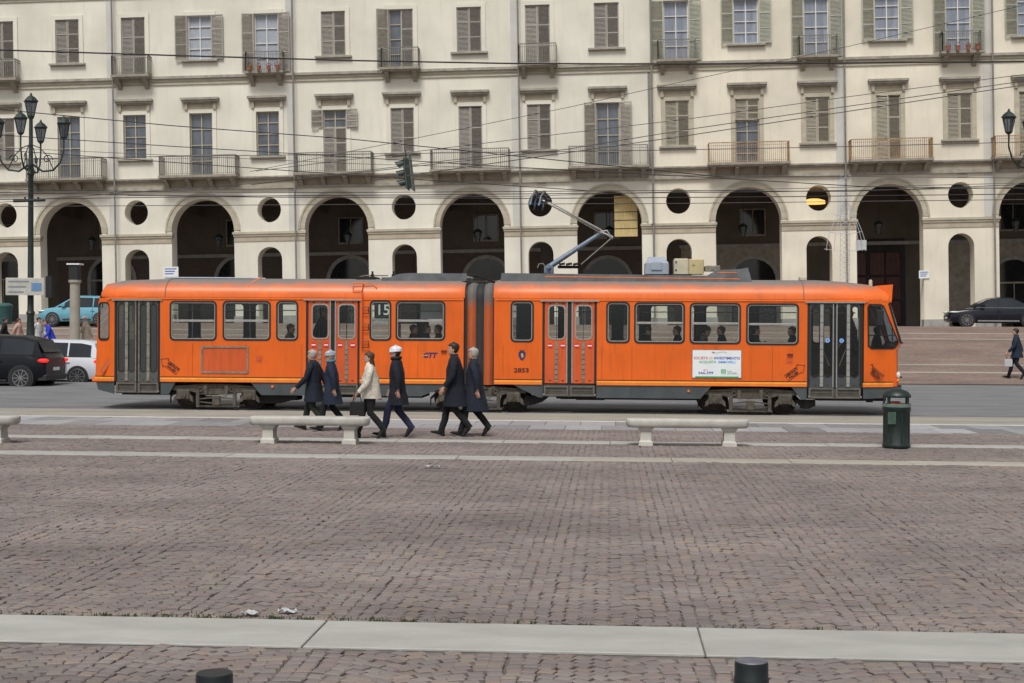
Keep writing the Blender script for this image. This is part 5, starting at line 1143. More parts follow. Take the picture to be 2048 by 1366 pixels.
    hd_.add([F_(.088, 0, .132), F_(.118, 0, .088), F_(.086, .019, .082), F_(.086, -.019, .082), F_(.092, 0, .074)], [(0, 1, 2), (0, 3, 1), (1, 4, 2), (1, 3, 4)])
    skin_obj('body', M['skin'], J, E, P, hd_)
    # coat: one shell from collar to hem, and sleeves
    wd = .212 * wide * (.93 if female else 1); wt_ = waist * 1.08; rows = []; n = 24; hem_ = hem if not sit else .88
    prof = [(1.515, .062, .066), (1.50, .072, .078), (1.462, .082, .105), (1.435, .095, wd * .80), (1.40, .108, wd * .97), (1.34, .120, wd), (1.22, .128 * wt_, wd * .95), (1.08, .126 * wt_, wd * .88), (.98, .132 * wt_, wd * .90), (.88, .140 * wt_, wd * .95)]
    z = .78
    while z > hem_ + .05: f = (.88 - z) / .4; prof.append((z, (.146 + .05 * f) * wt_, wd * (.98 + .14 * f))); z -= .1
    prof = [q for q in prof if q[0] >= hem_ + .02]; f = max(0, (.88 - hem_) / .4); prof += [(hem_, (.146 + .05 * f) * wt_, wd * (.98 + .14 * f)), (hem_ - .002, (.12 + .05 * f) * wt_, wd * (.85 + .14 * f))]
    r_ = random.Random(int(loc[0] * 100)); p1, p2 = r_.uniform(0, 6), r_.uniform(0, 6)
    for z, rx, ry in prof:
        fo = max(0., (1.25 - z)) * .05; sw_ = max(0., .95 - z) * .12 * (1 if not sit else 0)
        if quilt: g_ = .010 * sin(z * 60)
        else: g_ = .004 * sin(z * 25 + p1)
        rows.append([S((ln(z) + (.006 - sw_ * .15) + (rx + g_) * cos(2 * pi * i / n) * (1 + fo * sin(5 * 2 * pi * i / n + p1 + z * 3)) , (ry + g_) * sin(2 * pi * i / n) * (1 + fo * sin(4 * 2 * pi * i / n + p2)), z + up if z > .5 or not sit else z)) for i in range(n)])
    b = MB().loft(rows, True, True)
    for s_ in (1, -1):
        sh, el, wr = (Vector(v) for v in arm[s_]); o_ = Vector((0, s_ * .022, 0)); L0 = sh.lerp(el, .5) + o_; L1 = el.lerp(wr, .5) + o_ * .5
        pts = [sh + Vector((0, -s_ * .035, .025)), sh + o_ * .4 + Vector((0, 0, -.03)), L0, el + o_, L1, el.lerp(wr, .88) + o_ * .3]; b.tube([S(p) for p in pts], [.066 * k, .074 * k, .068 * k, .062 * k, .056 * k, .050 * k], 12)
    b.build('coat' if hem < .7 else 'jacket', M[top], P, 70)
    # trousers and shoes
    tb = MB()
    for s_ in (1, -1):
        hp, kn, an, toe = (Vector(v) for v in leg[s_]); lo_ = an + Vector((0, 0, -.015)) if s_ != ph or pose != 'walk' else an + Vector((-.005, 0, -.01))
        tb.tube([S(p) for p in (hp + Vector((0, 0, .06)), hp, hp.lerp(kn, .5), kn + Vector((.012, 0, .02)), kn.lerp(an, .5) + Vector((-.012, 0, 0)), kn.lerp(an, .85), lo_)], [.10 * k, .105 * k, .088 * k, .070 * k, .066 * k, .060 * k, .060 * k], 12)
        rr = [(-.062, .030, .0), (-.055, .038, .075), (-.02, .042, .105), (.03, .043, .10), (.075, .044, .075), (.13, .047, .055), (.175, .042, .045), (.205, .028, .030), (.212, .012, .015)]
        if pose == 'walk' and s_ == ph: ang = radians(-48); piv = (an.x + .10, -.03)
        elif pose == 'walk': ang = radians(14); piv = (an.x - .05, .005)
        else: ang = 0; piv = (0, 0)
        ca, sa = cos(ang), sin(ang); rows = []
        gx, gz_ = (toe.x - .06, .03) if pose == 'walk' and s_ == ph else (an.x, .0)
        for (u, hw_, hh) in rr:
            ring_ = []
            for i in range(10):
                t = 2 * pi * i / 10; lz = hh * (.5 + .5 * sin(t)); lx = u
                if pose == 'walk' and s_ == ph: rx_, rz_ = lx - .12, lz; X_ = gx + .06 + rx_ * ca - rz_ * sa; Z_ = .012 + rx_ * sa + rz_ * ca
                elif pose == 'walk': rx_, rz_ = lx + .05, lz; X_ = an.x - .05 + rx_ * ca - rz_ * sa; Z_ = .004 + rx_ * sa + rz_ * ca
                else: X_, Z_ = an.x + lx, lz + (0 if not sit else .0)
                ring_.append(S((X_, an.y + hw_ * cos(t), Z_)))
            rows.append(ring_)
        MB().loft(rows, True, True).build('shoe', M['shoe'], P, 60)
    tb.build('trousers', M[legs], P, 70)
    # head details
    hrm = MB(); hs_ = [(z, f_, b_, w_) for z, f_, b_, w_ in HS if z > .06]; rows = []
    if longhair: rows += [hring(-.16, .05, .105, .075, .01, -.035), hring(-.08, .05, .11, .085, .012, -.03), hring(0, .05, .105, .085, .012, -.02)]
    else: rows += [hring(.035, .05, .062, .062, .004, -.045)]
    for (z, f_, b_, w_) in hs_: rows.append(hring(z, f_, b_, w_, .013, (-.012 if z < .11 else .02 if z < .15 else .07 if z < .175 else None)))
    rows.append(hring(.246, .01, .02, .014, 0)); hrm.loft(rows, True, True).build('hair', M[hair], P, 70)
    if hat:
        ht_ = MB(); rows = [hring(z + (.012 if z > .19 else 0), f_, b_, w_, .024 + (.006 if .15 < z < .21 else 0)) for z, f_, b_, w_ in HS if z > .14]; rows.append(hring(.262, .02, .03, .02, 0)); ht_.loft(rows, True, True).build('hat', M[hat], P, 70)
        MB().tube([S((cx - .004 + .112 * cos(2 * pi * i / 18), .096 * sin(2 * pi * i / 18), cz + .145 - .010 * cos(2 * pi * i / 18))) for i in range(18)], .017 * k, 6, True).build('hat_brim', M[hat], P, 60)
    for s_ in (1, -1):
        MB().ell(F_(.074, s_ * .030, .121), .010 * k, .011 * k, .006 * k, 8, 5).build('eye', M['black_ink'], P, 60); MB().ell(F_(-.008, s_ * .079, .098), .017 * k, .010 * k, .028 * k, 8, 5).build('ear', M['skin'], P, 60)
    MB().ell(F_(.084, 0, .045), .010 * k, .022 * k, .005 * k, 8, 5).build('mouth', LIP, P, 60)
    if scarf:
        MB().ring(S((nk[0] - .012, 0, nk[2] - .02)), (.1, 0, 1), .080 * k, .036 * k, 16, 8).build('scarf', M[scarf], P, 60)
    if bag:
        sh, el, wr = arm[bag[1]]; c0 = Vector(wr) + Vector((0, bag[1] * .03, -.30)); b = MB().cbox(*(v for v in (c0.x - .14, c0.x + .14, c0.y - .05, c0.y + .05, c0.z - .14, c0.z + .12)), .02)
        hb = tag(b.build('handbag', M[bag[0]]), bag[2], 'bag'); hb.location = loc; hb.rotation_euler = (0, 0, rz)
        MB().tube([(c0.x - .08, c0.y, c0.z + .12), (c0.x - .05, c0.y, c0.z + .27), (c0.x + .05, c0.y, c0.z + .27), (c0.x + .08, c0.y, c0.z + .12)], .009, 6).build('bag_handle', M['shoe'], hb, 60)
    return P
LIP = mat('lips', (.35, .12, .10), .5, var=0)
def pg_(x, y): p = gnd(x, y); return (p.x, p.y, 0)
LEFT = pi
person('grey haired person in navy coat, left one of the couple behind the bench', pg_(628, 861), LEFT - .1, 1.66, top='navy2', legs='olive', hair='hair_grey', hem=.62, phase=1, waist=1.15, wide=1.15, group='pedestrians walking left past the tram', arms=.2)
person('person in grey cap with teal scarf, right one of the couple behind the bench', pg_(664, 862), LEFT + .05, 1.64, top='navy3', legs='blackcloth', hair='hair_grey', hat='wool_grey', hem=.58, phase=-1, scarf='tealscarf', waist=1.12, wide=1.1, group='pedestrians walking left past the tram', arms=.1)
person('dark haired woman in short cream quilted jacket and black trousers, walking left', pg_(742, 877), LEFT + .12, 1.66, quilt=True, top='cream', legs='blackcloth', hair='hair_brown', hem=.80, phase=1, waist=1.28, wide=1.12, longhair=True, female=True, group='pedestrians walking left past the tram', arms=.14, bag=('shoe', 1, 'small dark handbag held by the woman in the cream jacket'))
person('person in white knitted hat, long navy coat and dark blue jeans, walking left', pg_(795, 875), LEFT - .06, 1.76, top='navy', legs='jeans', hair='hair_dark', hat='wool_white', hem=.62, phase=-1, scarf='blackcloth', waist=1.05, group='pedestrians walking left past the tram', arms=.08)
person('tall dark haired man in long navy overcoat, walking left in front of the tram joint', pg_(911, 873), LEFT + .04, 1.84, top='navy', legs='blackcloth', hair='hair_dark', hem=.56, phase=1, waist=1.2, wide=1.15, group='pedestrians walking left past the tram', arms=.1)
person('grey haired person in long dark blue coat walking beside the tall man, nearest the bellows', pg_(950, 873), LEFT - .05, 1.74, top='navy2', legs='blackcloth', hair='hair_grey', hem=.50, phase=-1, waist=1.2, wide=1.1, group='pedestrians walking left past the tram', arms=.1)
def pf(x, Y): p = at(x, 660, Y); return (p.x, Y, gz(Y))
person('passer-by in black and white striped jacket behind the black SUV', pf(76, 58), -.3, 1.66, 'stand', top='stripe_w', legs='blackcloth', hair='hair_dark', hem=.82, group='people beyond the cars on the left', waist=1.1)
person('passer-by in bright blue jacket behind the black SUV', pf(104, 57.6), LEFT + .5, 1.60, 'walk', top='blue', legs='jeans', hair='hair_brown', hem=.80, lean=.35, group='people beyond the cars on the left', waist=1.15)
person('passer-by in beige coat and white cap between stone pillar and tram tail', pf(172, 58.3), LEFT, 1.70, 'stand', top='beigecoat', legs='jeans', hair='hair_grey', hat='wool_white', hem=.62, group='people beyond the cars on the left', waist=1.15)
person('passer-by in pale pink top behind the black SUV', pf(36, 58.4), 0, 1.58, 'stand', top='pinkish', legs='greycloth', hair='hair_brown', hem=.84, group='people beyond the cars on the left')
person('passer-by in dark clothes at the left picture edge behind the black SUV', pf(8, 58), .4, 1.64, 'walk', top='blackcloth', legs='blackcloth', hair='hair_dark', hem=.8, group='people beyond the cars on the left')
person('pedestrian in dark blue coat at the right edge of the square beyond the kerb', (at(2034, 700, 53.6).x, 53.6, gz(53.6)), pi * .9, 1.86, 'walk', top='navy3', legs='navy', hair='hair_dark', hem=.72, waist=1.15, bag=('paper', 1, 'white carrier bag held by the pedestrian at the right edge'))
# passengers, seen through the windows
def rider(label, px, face=1, y=.42, stand=False, top='blackcloth', hair='hair_dark', hat=None, H=1.76, lean=.04):
    Y = YN + y; x = at(px, 650, Y).x
    person(label, (x, Y, .86), 0 if face > 0 else pi, H, 'stand' if stand else 'sit', top=top, legs='blackcloth', hair=hair, hat=hat, hem=.80, waist=1.25, wide=1.2, group='passengers inside the tram', lean=lean)
rider('passenger in dark cap at the left end of the window left of the advert', 1290, 1, .42, hat='hair_dark')
rider('passenger in dark coat at the right end of the window left of the advert', 1358, -1, .42)
rider('passenger with bowed head at the left of the window above the advert', 1397, 1, .42, top='greycloth', lean=.25, hat='shoe')
rider('broad passenger in black coat in the middle of the window above the advert', 1446, -1, .42)
rider('passenger in black at the left end of the window nearest the front door', 1508, 1, .42)
rider('passenger in black at the right end of the window nearest the front door', 1588, -1, .42)
rider('seated passenger with grey jacket in the third narrow rear window', 578, 1, .42, top='greycloth', hair='hair_brown')
rider('standing passenger silhouette behind the rear orange door', 643, 1, .8, stand=True)
rider('seated passenger facing front in the window right of the route number', 850, 1, .42, hair='hair_brown')
rider('passenger in black coat left of the middle in the window right of the route number', 824, 1, .42)
rider('passenger in black at the right side of the window right of the route number', 880, -1, .42)
rider('standing passenger just inside the front door', 1702, -1, .9, stand=True)
Yd = YC; xd = at(1752, 650, Yd).x
person('tram driver in dark clothes seated in the cab', (xd, Yd, .92), 0, 1.7, 'sit', top='navy', hair='hair_dark', hem=.8)
MB().cbox(xd - .26, xd - .20, Yd - .24, Yd + .24, 1.3, 2.0, .02).box(xd - .26, xd + .2, Yd - .24, Yd + .24, 1.28, 1.34).box(xd - .05, xd + .05, Yd - .05, Yd + .05, .86, 1.28).build('driver_seat', M['seat'], tram)
grow_all()
# ------------------------------------------------------------------ cars
def car(label, loc, rz, m, L=4.6, Wd=1.86, H=1.65, belt=1.0, hood=1.02, nose=.72, kind='suv', wr=.36, group=None, xw=(.82, -2.75), tail=True):
    C = thing('parked_car' if kind == 'hatch' else 'car', label, 'car', loc, rz, group); h = L / 2; hw_ = Wd / 2; k = H
    if kind == 'suv': st = [(h, .45, .62, .70), (h - .05, .30, nose, .86), (h - .35, .24, nose + .16, .95), (h - 1.15, .22, hood, 1), (.55, .22, belt, 1), (-.8, .22, belt + .03, 1), (-h + .7, .24, belt + .06, .99), (-h + .12, .30, belt + .04, .95), (-h, .42, belt - .10, .88)]; roofp = [(h - 1.25, belt), (h - 2.05, H - .05), (h - 2.7, H), (-h + .95, H - .04), (-h + .40, H - .16), (-h + .12, belt)]
    elif kind == 'coupe': st = [(h, .42, .58, .68), (h - .06, .26, nose, .85), (h - .4, .20, nose + .10, .95), (h - 1.2, .19, hood - .06, 1), (.5, .19, belt - .02, 1), (-.9, .19, belt + .03, 1), (-h + .5, .24, belt + .06, .96), (-h + .05, .32, belt + .02, .88), (-h, .45, belt - .08, .82)]; roofp = [(h - 1.15, belt - .06), (h - 2.05, H - .07), (h - 2.6, H), (-.75, H - .02), (-h + .75, belt + .12), (-h + .5, belt)]
    else: st = [(h, .42, .58, .70), (h - .05, .28, nose, .86), (h - .3, .22, nose + .12, .95), (h - .95, .20, hood, 1), (.5, .20, belt, 1), (-.8, .20, belt + .02, 1), (-h + .35, .24, belt + .03, .98), (-h + .04, .30, belt, .93), (-h, .42, belt - .12, .88)]; roofp = [(h - .95, belt), (h - 1.75, H - .06), (h - 2.2, H), (-h + .75, H - .03), (-h + .28, H - .12), (-h + .06, belt)]
    rows = []
    for (x, zb, zt, f) in st:
        w_ = hw_ * f; pr = [(w_ * .90, zb), (w_ * .985, zb + (zt - zb) * .22), (w_, zb + (zt - zb) * .5), (w_ * .985, zb + (zt - zb) * .80), (w_ * .93, zt - .03), (w_ * .80, zt), (w_ * .4, zt + .018)]
        rows.append([(x, y, z) for y, z in pr] + [(x, 0, zt + .022)] + [(x, -y, z) for y, z in pr[::-1]])
    MB().loft(rows, True, True).build('body', m, C, 38)
    wb, wt = hw_ * .93, hw_ * .70
    def wy(z): return wb + (wt - wb) * min(1, max(0, (z - belt) / (H - belt)))
    rows = []
    for (x, z) in roofp:
        zz = max(z, belt + .001); rows.append([(x, wb, belt - .05), (x, wy((belt + zz) / 2), (belt + zz) / 2), (x, wy(zz - .03), max(belt, zz - .03)), (x, wy(zz) - .07, zz), (x, .3, zz + .03), (x, -.3, zz + .03), (x, -wy(zz) + .07, zz), (x, -wy(zz - .03), max(belt, zz - .03)), (x, -wy((belt + zz) / 2), (belt + zz) / 2), (x, -wb, belt - .05)])
    MB().loft(rows, True, True).build('cabin', m, C, 30)
    # side glass: panes follow the roof outline, kept inside it
    xs0 = roofp[0][0] - .12; xs1 = roofp[-1][0] + (.28 if kind != 'coupe' else .35)
    def ztop(x):
        for (a, za), (b, zb_) in zip(roofp[:-1], roofp[1:]):
            if b <= x <= a: return za + (zb_ - za) * (a - x) / max(1e-6, a - b)
        return belt
    cuts = {'suv': [xs0, .15, -.85, xs1], 'coupe': [xs0, -.05, xs1], 'hatch': [xs0, .05, -.85, xs1]}[kind]
    for s_ in (1, -1):
        for a, b in zip(cuts[:-1], cuts[1:]):
            n = 8; up_ = [(a - .03 + (b + .03 - a + .03) * i / n) for i in range(n + 1)]; P_ = [(x, max(belt + .05, ztop(x) - .09)) for x in up_] + [(x, belt + .035) for x in up_[::-1]]
            v = [(x, s_ * (wy(z) + .006), z) for x, z in P_] + [(x, s_ * (wy(z) - .01), z) for x, z in P_]; q_ = len(P_)
            f = [(i, i + 1, q_ - 2 - i, q_ - 1 - i) for i in range(n)]; MB().add(v[:q_], f).build('side_window', M['car_glass'], C)
        MB().box(xs1, xs0, s_ * (wb + .002) - .008, s_ * (wb + .002) + .008, belt + .0, belt + .022).build('window_trim', M['chrome'] if kind == 'coupe' else M['plastic'], C)
        MB().box(-h + 1.3, h - 1.35, s_ * hw_ - .012, s_ * hw_ + .012, .27, .33).build('sill_trim', M['chrome'] if kind == 'coupe' else M['plastic'], C)
        for xd_ in cuts[1:-1]: MB().box(xd_ - .10, xd_ + .10, s_ * (hw_ + .0) - .02, s_ * (hw_ + .0) + .025, belt - .20, belt - .17).build('door_handle', m, C); MB().box(xd_ + .0, xd_ + .012, s_ * hw_ * .99 - .01, s_ * hw_ * 1.0 + .001, .35, belt - .05).build('door_gap', M['plastic'], C)
        MB().cbox(xs0 - .42, xs0 - .22, s_ * (wb + .05) - .06, s_ * (wb + .05) + .1, belt + .03, belt + .17, .02).build('door_mirror', m, C)
        yy = s_ * (hw_ - .02)
        for nm, x, mm, dz in (('headlight', h - .22, 'head_lens', nose + .02), ('tail_light', -h + .10, 'tail_red', belt - .16)):
            MB().ell((x, s_ * (hw_ * (.86 if nm[0] == 'h' else .88)), dz), .24 if nm[0] == 'h' else .20, .12, .055 if nm[0] == 'h' else .07, 12, 7).build(nm, M[mm], C, 60)
    (x0, z0), (x1, z1) = roofp[0], roofp[1]; f = .12
    MB().add([(x0 - .05 + .02, wb - .10, belt + .05), (x0 - .05 + .02, -wb + .10, belt + .05), (x1 + .08 + .02, -wt + .05, z1 - .02), (x1 + .08 + .02, wt - .05, z1 - .02)], [(0, 1, 2, 3)]).build('windscreen', M['car_glass'], C)
    (x0, z0), (x1, z1) = roofp[-1], roofp[-2]; MB().add([(x0 - .02 + .0, wb - .15, belt + .12), (x0 - .02, -wb + .15, belt + .12), (x1 - .03, -wt + .05, z1 - .03), (x1 - .03, wt - .05, z1 - .03)], [(0, 3, 2, 1)]).build('rear_window', M['car_glass'], C)
    for x in (h - xw[0], h - .0 + xw[1] - .85 + .0 if False else -h + xw[0]):
        for s_ in (1, -1):
            y = s_ * (hw_ - .09); MB().cyl((x, s_ * (hw_ - .25), wr), (x, s_ * (hw_ + .004), wr), wr + .055, 24).build('wheel_arch', M['plastic'], C, 40)
            wh = MB().cyl((x, y - .11, wr), (x, y + .11, wr), wr, 26).build('wheel', M['tyre'], C, 40); r = MB(); yo = y + s_ * .112
            r.cyl((x, yo - .005, wr), (x, yo + .004, wr), .06, 10)
            for j in range(10): t = 2 * pi * j / 10; r.prism([(x + .05 * cos(t - .3), wr + .05 * sin(t - .3)), (x + .26 * cos(t - .06), wr + .26 * sin(t - .06)), (x + .26 * cos(t + .06), wr + .26 * sin(t + .06)), (x + .05 * cos(t + .3), wr + .05 * sin(t + .3))], yo - .004, yo + .003)
            r.ring((x, yo, wr), (0, 1, 0), .265, .016, 24, 6); r.build('rim', M['rim'], wh, 40)
    MB().box(h - .06, h + .015, -.4, .4, .36, .55).build('grille', M['plastic'], C); MB().box(h - .0, h + .02, -.26, .26, .40, .50).build('number_plate', M['sign_white'], C); MB().box(-h - .02, -h + .02, -.26, .26, .62, .73).build('number_plate', M['sign_white'], C)
    MB().cbox(-h - .03, -h + .3, -hw_ * .9, hw_ * .9, .30, .50, .04).build('rear_bumper', M['plastic'], C)
    return C
xr_ = at(90, 720, 45.9).x
car('large black SUV cut by the left picture edge, red tail light on', (xr_ - 2.42, 46.85, 0), pi, M['car_black'], 4.84, 1.95, 1.80, 1.12, 1.12, .85, 'suv', .38)
xr_ = at(198, 720, 48.9).x
car('white car between the black SUV and the tail of the tram', (xr_ - 2.05, 49.9, 0), pi, M['car_white'], 4.1, 1.80, 1.62, 1.02, 1.0, .76, 'hatch', .33)
xl_ = at(74, 640, 70.2).x
car('light blue hatchback parked in front of the arcade on the left', (xl_ + 2.05, 71., gz(71)), pi, M['car_blue'], 4.1, 1.75, 1.50, .92, .92, .70, 'hatch', .31)
xl_ = at(1900, 640, 73.4).x
car('dark blue crossover with chrome trim parked by the arcade at the right edge', (xl_ + 2.35, 74.2, Z_TERR), pi, M['car_navy'], 4.7, 1.86, 1.50, .95, .95, .72, 'coupe', .34)
# ------------------------------------------------------------------ benches, bin, bollards
def bench(label, x0, x1, yb, label_cut=False):
    a, b_ = gnd(x0, yb), gnd(x1, yb); L_ = (b_ - a).length; c = (a + b_) / 2
    t = thing('stone_bench', label, 'bench', (c.x, c.y + .2, 0), 0, 'stone benches'); h = L_ / 2; d = .24
    out = [(-h + .10, -d), (h - .10, -d), (h - .02, -d + .08), (h, 0), (h - .02, d - .08), (h - .10, d), (-h + .10, d), (-h + .02, d - .08), (-h, 0), (-h + .02, -d + .08)]
    rows = []
    for (z, s_) in ((.335, .86), (.35, .94), (.39, .99), (.44, 1.), (.475, .985), (.488, .93)): rows.append([(x * (1 - (1 - s_) * .25), y * s_, z) for x, y in out])
    MB().loft(rows, True, True).build('seat_slab', M['bench'], t, 50)
    for s_ in (-1, 1):
        rows = []
        for (z, wx, wy_) in ((0, .13, .19), (.07, .125, .185), (.10, .10, .16), (.25, .095, .15), (.29, .12, .18), (.34, .15, .20)): rows.append([(s_ * (h - .36) + sx * wx, sy * wy_, z) for sx, sy in ((-1, -1), (1, -1), (1, 1), (-1, 1))])
        MB().loft(rows, True, True).build('leg', M['bench'], t)
    return t
bench('pale stone bench left of the middle, with pedestrians walking behind it', 492, 738, 888)
bench('pale stone bench left of the green bin, in front of the tram', 1253, 1497, 893)
bench('pale stone bench cut by the left picture edge', -215, 33, 886)
p = gnd(1797, 897); t = thing('litter_bin', 'dark green cylindrical litter bin with domed lid in front of the tram nose', 'bin', (p.x, p.y + .2, 0))
MB().lathe([(.235, 0), (.25, .02), (.25, .06), (.238, .08), (.238, .66), (.252, .68), (.252, .73)], n=32).build('bin_body', M['bin_green'], t, 40)
for k in range(8): a = pi * 2 * k / 8 + .2; MB().box(-.012, .012, .236, .246, .1, .64).build('rib', M['bin_green'], t).rotation_euler = (0, 0, a)
MB().lathe([(.20, .70), (.20, .735)], n=24).build('bin_liner', M['black'], t, 40)
for a in (.5, 2.64, 3.9, 5.5): MB().box(.222, .242, -.03, .03, .73, .93).build('lid_post', M['bin_green'], t).rotation_euler = (0, 0, a)
MB().lathe([(.25, .91), (.258, .93), (.25, .96), (.20, 1.02), (.10, 1.06), (.03, 1.075)], n=32).build('dome_lid', M['bin_green'], t, 50)
MB().lathe([(.254, .74), (.254, .80)], n=32).build('rim_band', mat('bin_band', (.14, .20, .17), .5, var=.3, scale=9), t, 40)
MB().box(-.20, -.06, -.252, -.24, .44, .66).build('label_plate', mat('bin_label', (.05, .10, .07), .5, var=.3), t)
rdl = MB().cbox(-.12, .06, -.16, .05, .74, .84, .03).build('rubbish_bag', mat('rubbish_red', (.42, .05, .04), .5, var=.3), None); tag(rdl, 'red scrap of rubbish showing in the mouth of the green bin', 'rubbish'); rdl.location = t.location
def bollard(px, py, r, Hb, label, worn):
    Yb = (CAM_H - Hb) / -(ray(px, py).z) * ray(px, py).y; p = at(px, py, Yb)
    t = thing('bollard', label, 'bollard', (p.x, p.y, 0), 0, 'black bollards')
    MB().lathe([(r * 1.35, 0), (r * 1.35, .05), (r * 1.05, .08), (r, .1), (r, Hb - .10), (r * 1.04, Hb - .10), (r * 1.04, Hb - .075), (r, Hb - .07), (r, Hb - .012), (r * .96, Hb)], n=28).build('post', M['bollard'], t, 40)
    if worn: MB().lathe([(r * .95, Hb), (r * .9, Hb + .004)], n=28).build('top_cap', M['bollard_top'], t, 40)
bollard(1503, 1322, .078, .60, 'black bollard at the bottom edge, with worn grey top, right of the middle', True)
bollard(429, 1345, .082, .60, 'black bollard at the bottom edge on the left', False)
# ------------------------------------------------------------------ candelabra lamp posts
def lantern(par, x, y, z, s_=1.):
    b = MB().lathe([(.13 * s_, 0), (.24 * s_, .52 * s_)], (x, y, z), 6); g = b.build('lantern', M['lamp_glass'], par)
    MB().lathe([(.26 * s_, .52 * s_), (.30 * s_, .56 * s_), (.18 * s_, .70 * s_), (.06 * s_, .78 * s_), (.03 * s_, .88 * s_)], (x, y, z), 6).build('lantern_cap', M['lamp_green'], g, 20)
    MB().lathe([(.06 * s_, -.10 * s_), (.14 * s_, -.02 * s_), (.14 * s_, .0)], (x, y, z), 8).build('lantern_foot', M['lamp_green'], g, 20)
    for k in range(6): a = 2 * pi * k / 6; MB().cyl((x + .13 * s_ * cos(a), y + .13 * s_ * sin(a), z), (x + .24 * s_ * cos(a), y + .24 * s_ * sin(a), z + .52 * s_), .014, 5).build('glazing_bar', M['lamp_green'], g)
def candelabra(px, Y, ytop, label):
    p = at(px, ytop, Y); z0 = gz(Y); Ht = p.z - z0; t = thing('street_lamp', label, 'street lamp', (p.x, Y, z0), 0, 'cast iron candelabra lamps')
    MB().lathe([(.42, 0), (.42, .3), (.34, .4), (.36, .9), (.22, 1.1), (.16, 1.3), (.13, 2.2), (.17, 2.3), (.12, 2.4), (.095, Ht - 3.2), (.14, Ht - 3.1), (.09, Ht - 3.0), (.07, Ht - 1.0), (.12, Ht - .95), (.05, Ht - .85)], n=16).build('post', M['lamp_green'], t, 30)
    lantern(t, 0, 0, Ht - .88, 1.)
    for k in range(4):
        a = pi / 2 * k + .1; R_ = 1.25; pts = []
        for (r, z) in ((.1, -2.75), (.45, -3.0), (.85, -2.95), (1.12, -2.65), (1.25, -2.2), (1.25, -1.78)): pts.append((r * cos(a), r * sin(a), Ht + z))
        MB().tube(pts, [.045, .04, .04, .035, .03, .035], 8).build('arm', M['lamp_green'], t, 60)
        n = 12; MB().tube([((.62 + .22 * (1 - i / n) * cos(2.2 * pi * i / n)) * cos(a), (.62 + .22 * (1 - i / n) * cos(2.2 * pi * i / n)) * sin(a), Ht - 2.55 + .22 * (1 - i / n) * sin(2.2 * pi * i / n)) for i in range(n + 1)], .02, 6).tube([(.08 * cos(a), .08 * sin(a), Ht - 2.0), (.35 * cos(a), .35 * sin(a), Ht - 2.1), (.62 * cos(a), .62 * sin(a), Ht - 2.4), (.85 * cos(a), .85 * sin(a), Ht - 2.9)], .02, 6).build('scroll', M['lamp_green'], t, 60)
        lantern(t, R_ * cos(a), R_ * sin(a), Ht - 1.68, .95)
    return t
candelabra(62, 53.2, 186, 'dark green cast iron lamp post with five lanterns on the left')
candelabra(2086, 53.2, 172, 'dark green cast iron lamp post cut by the right picture edge')
p = at(52, 573, 52.8); t = thing('direction_sign', 'white direction sign with blue symbol on the left lamp post', 'sign', (p.x, 52.8, p.z))
MB().cbox(-.80, .72, -.02, .02, -.33, .33, .02).build('sign_panel', M['bench'], t); MB().box(.22, .62, -.026, -.02, -.18, .14).build('blue_symbol', mat('sign_blue', (.13, .24, .42), .5), t)
for k in range(3): MB().box(-.68, .12 - .1 * k, -.026, -.02, .16 - .20 * k, .22 - .20 * k).build('text_line', M['p_grey'], t)
MB().box(.74, .98, .05, .35, -.42, .40).build('controller_box', M['black'], t)
p = at(150, 560, 57.5); z0 = gz(57.5); t = thing('stone_pillar', 'beige stone pillar with dark box and white cap left of the tram tail', 'pillar', (p.x, 57.5, z0)); hp_ = p.z - z0
MB().lathe([(.30, 0), (.30, .2), (.22, .25), (.20, hp_ - .15), (.26, hp_ - .1), (.26, hp_)], n=16).build('shaft', M['slab_beige'], t, 30)
MB().cbox(-.20, .20, -.2, .2, hp_, hp_ + .62, .03).build('camera_box', M['plastic'], t); MB().cbox(-.28, .28, -.25, .25, hp_ + .62, hp_ + .68, .01).build('cap', M['sign_white'], t)
p = at(9, 640, 71.5); t = thing('planter', 'dark teal waste container by the arcade at the left picture edge', 'container', (p.x, 71.5, gz(71.5)))
MB().lathe([(.33, 0), (.36, .1), (.40, .85), (.43, .9), (.42, .98), (.25, 1.08)], n=18).build('tub', mat('container_teal', (.03, .10, .10), .5, var=.2), t, 30)
p = at(167, 640, 64); 
# hanging traffic light seen from its side, lamps towards the left
p = at(812, 346, 46.); t = thing('traffic_light', 'dark green traffic light hung on the overhead wires, seen side-on', 'traffic light', tuple(p)); t.rotation_euler = (0, radians(-7), 0)
MB().cbox(-.05, .17, -.17, .17, -.50, .46, .03).build('housing', M['lamp_green'], t); MB().box(.17, .20, -.3, .3, -.6, .56).box(-.0, .02, -.26, .26, -.56, .5).build('back_plate', mat('signal_backplate', (.10, .13, .11), .5, var=.15), t)
for z, c in ((.30, (.12, .01, .01)), (0, (.14, .08, .01)), (-.31, (.01, .09, .04))):
    MB().cyl((-.06, 0, z), (-.05, 0, z), .10, 16).build('lamp', mat('signal_lens', c, .2, var=0), t, 40)
    b = MB(); n = 12; rows = [[(x, .125 * cos(pi * i / n * 1.3 - .47), z + .125 * sin(pi * i / n * 1.3 - .47)) for i in range(n + 1)] for x in (-.05, -.34)]
    rows[1] = [(-.34 + .12 * (1 - sin(pi * i / n)), y, zz - .03) for i, (x, y, zz) in enumerate(rows[1])]; b.loft(rows).build('visor', M['lamp_green'], t, 60)
MB().box(-.4, .45, -.02, .02, .56, .59).cyl((.06, 0, .46), (.06, 0, .75), .02, 6).build('hanger', M['lamp_green'], t)
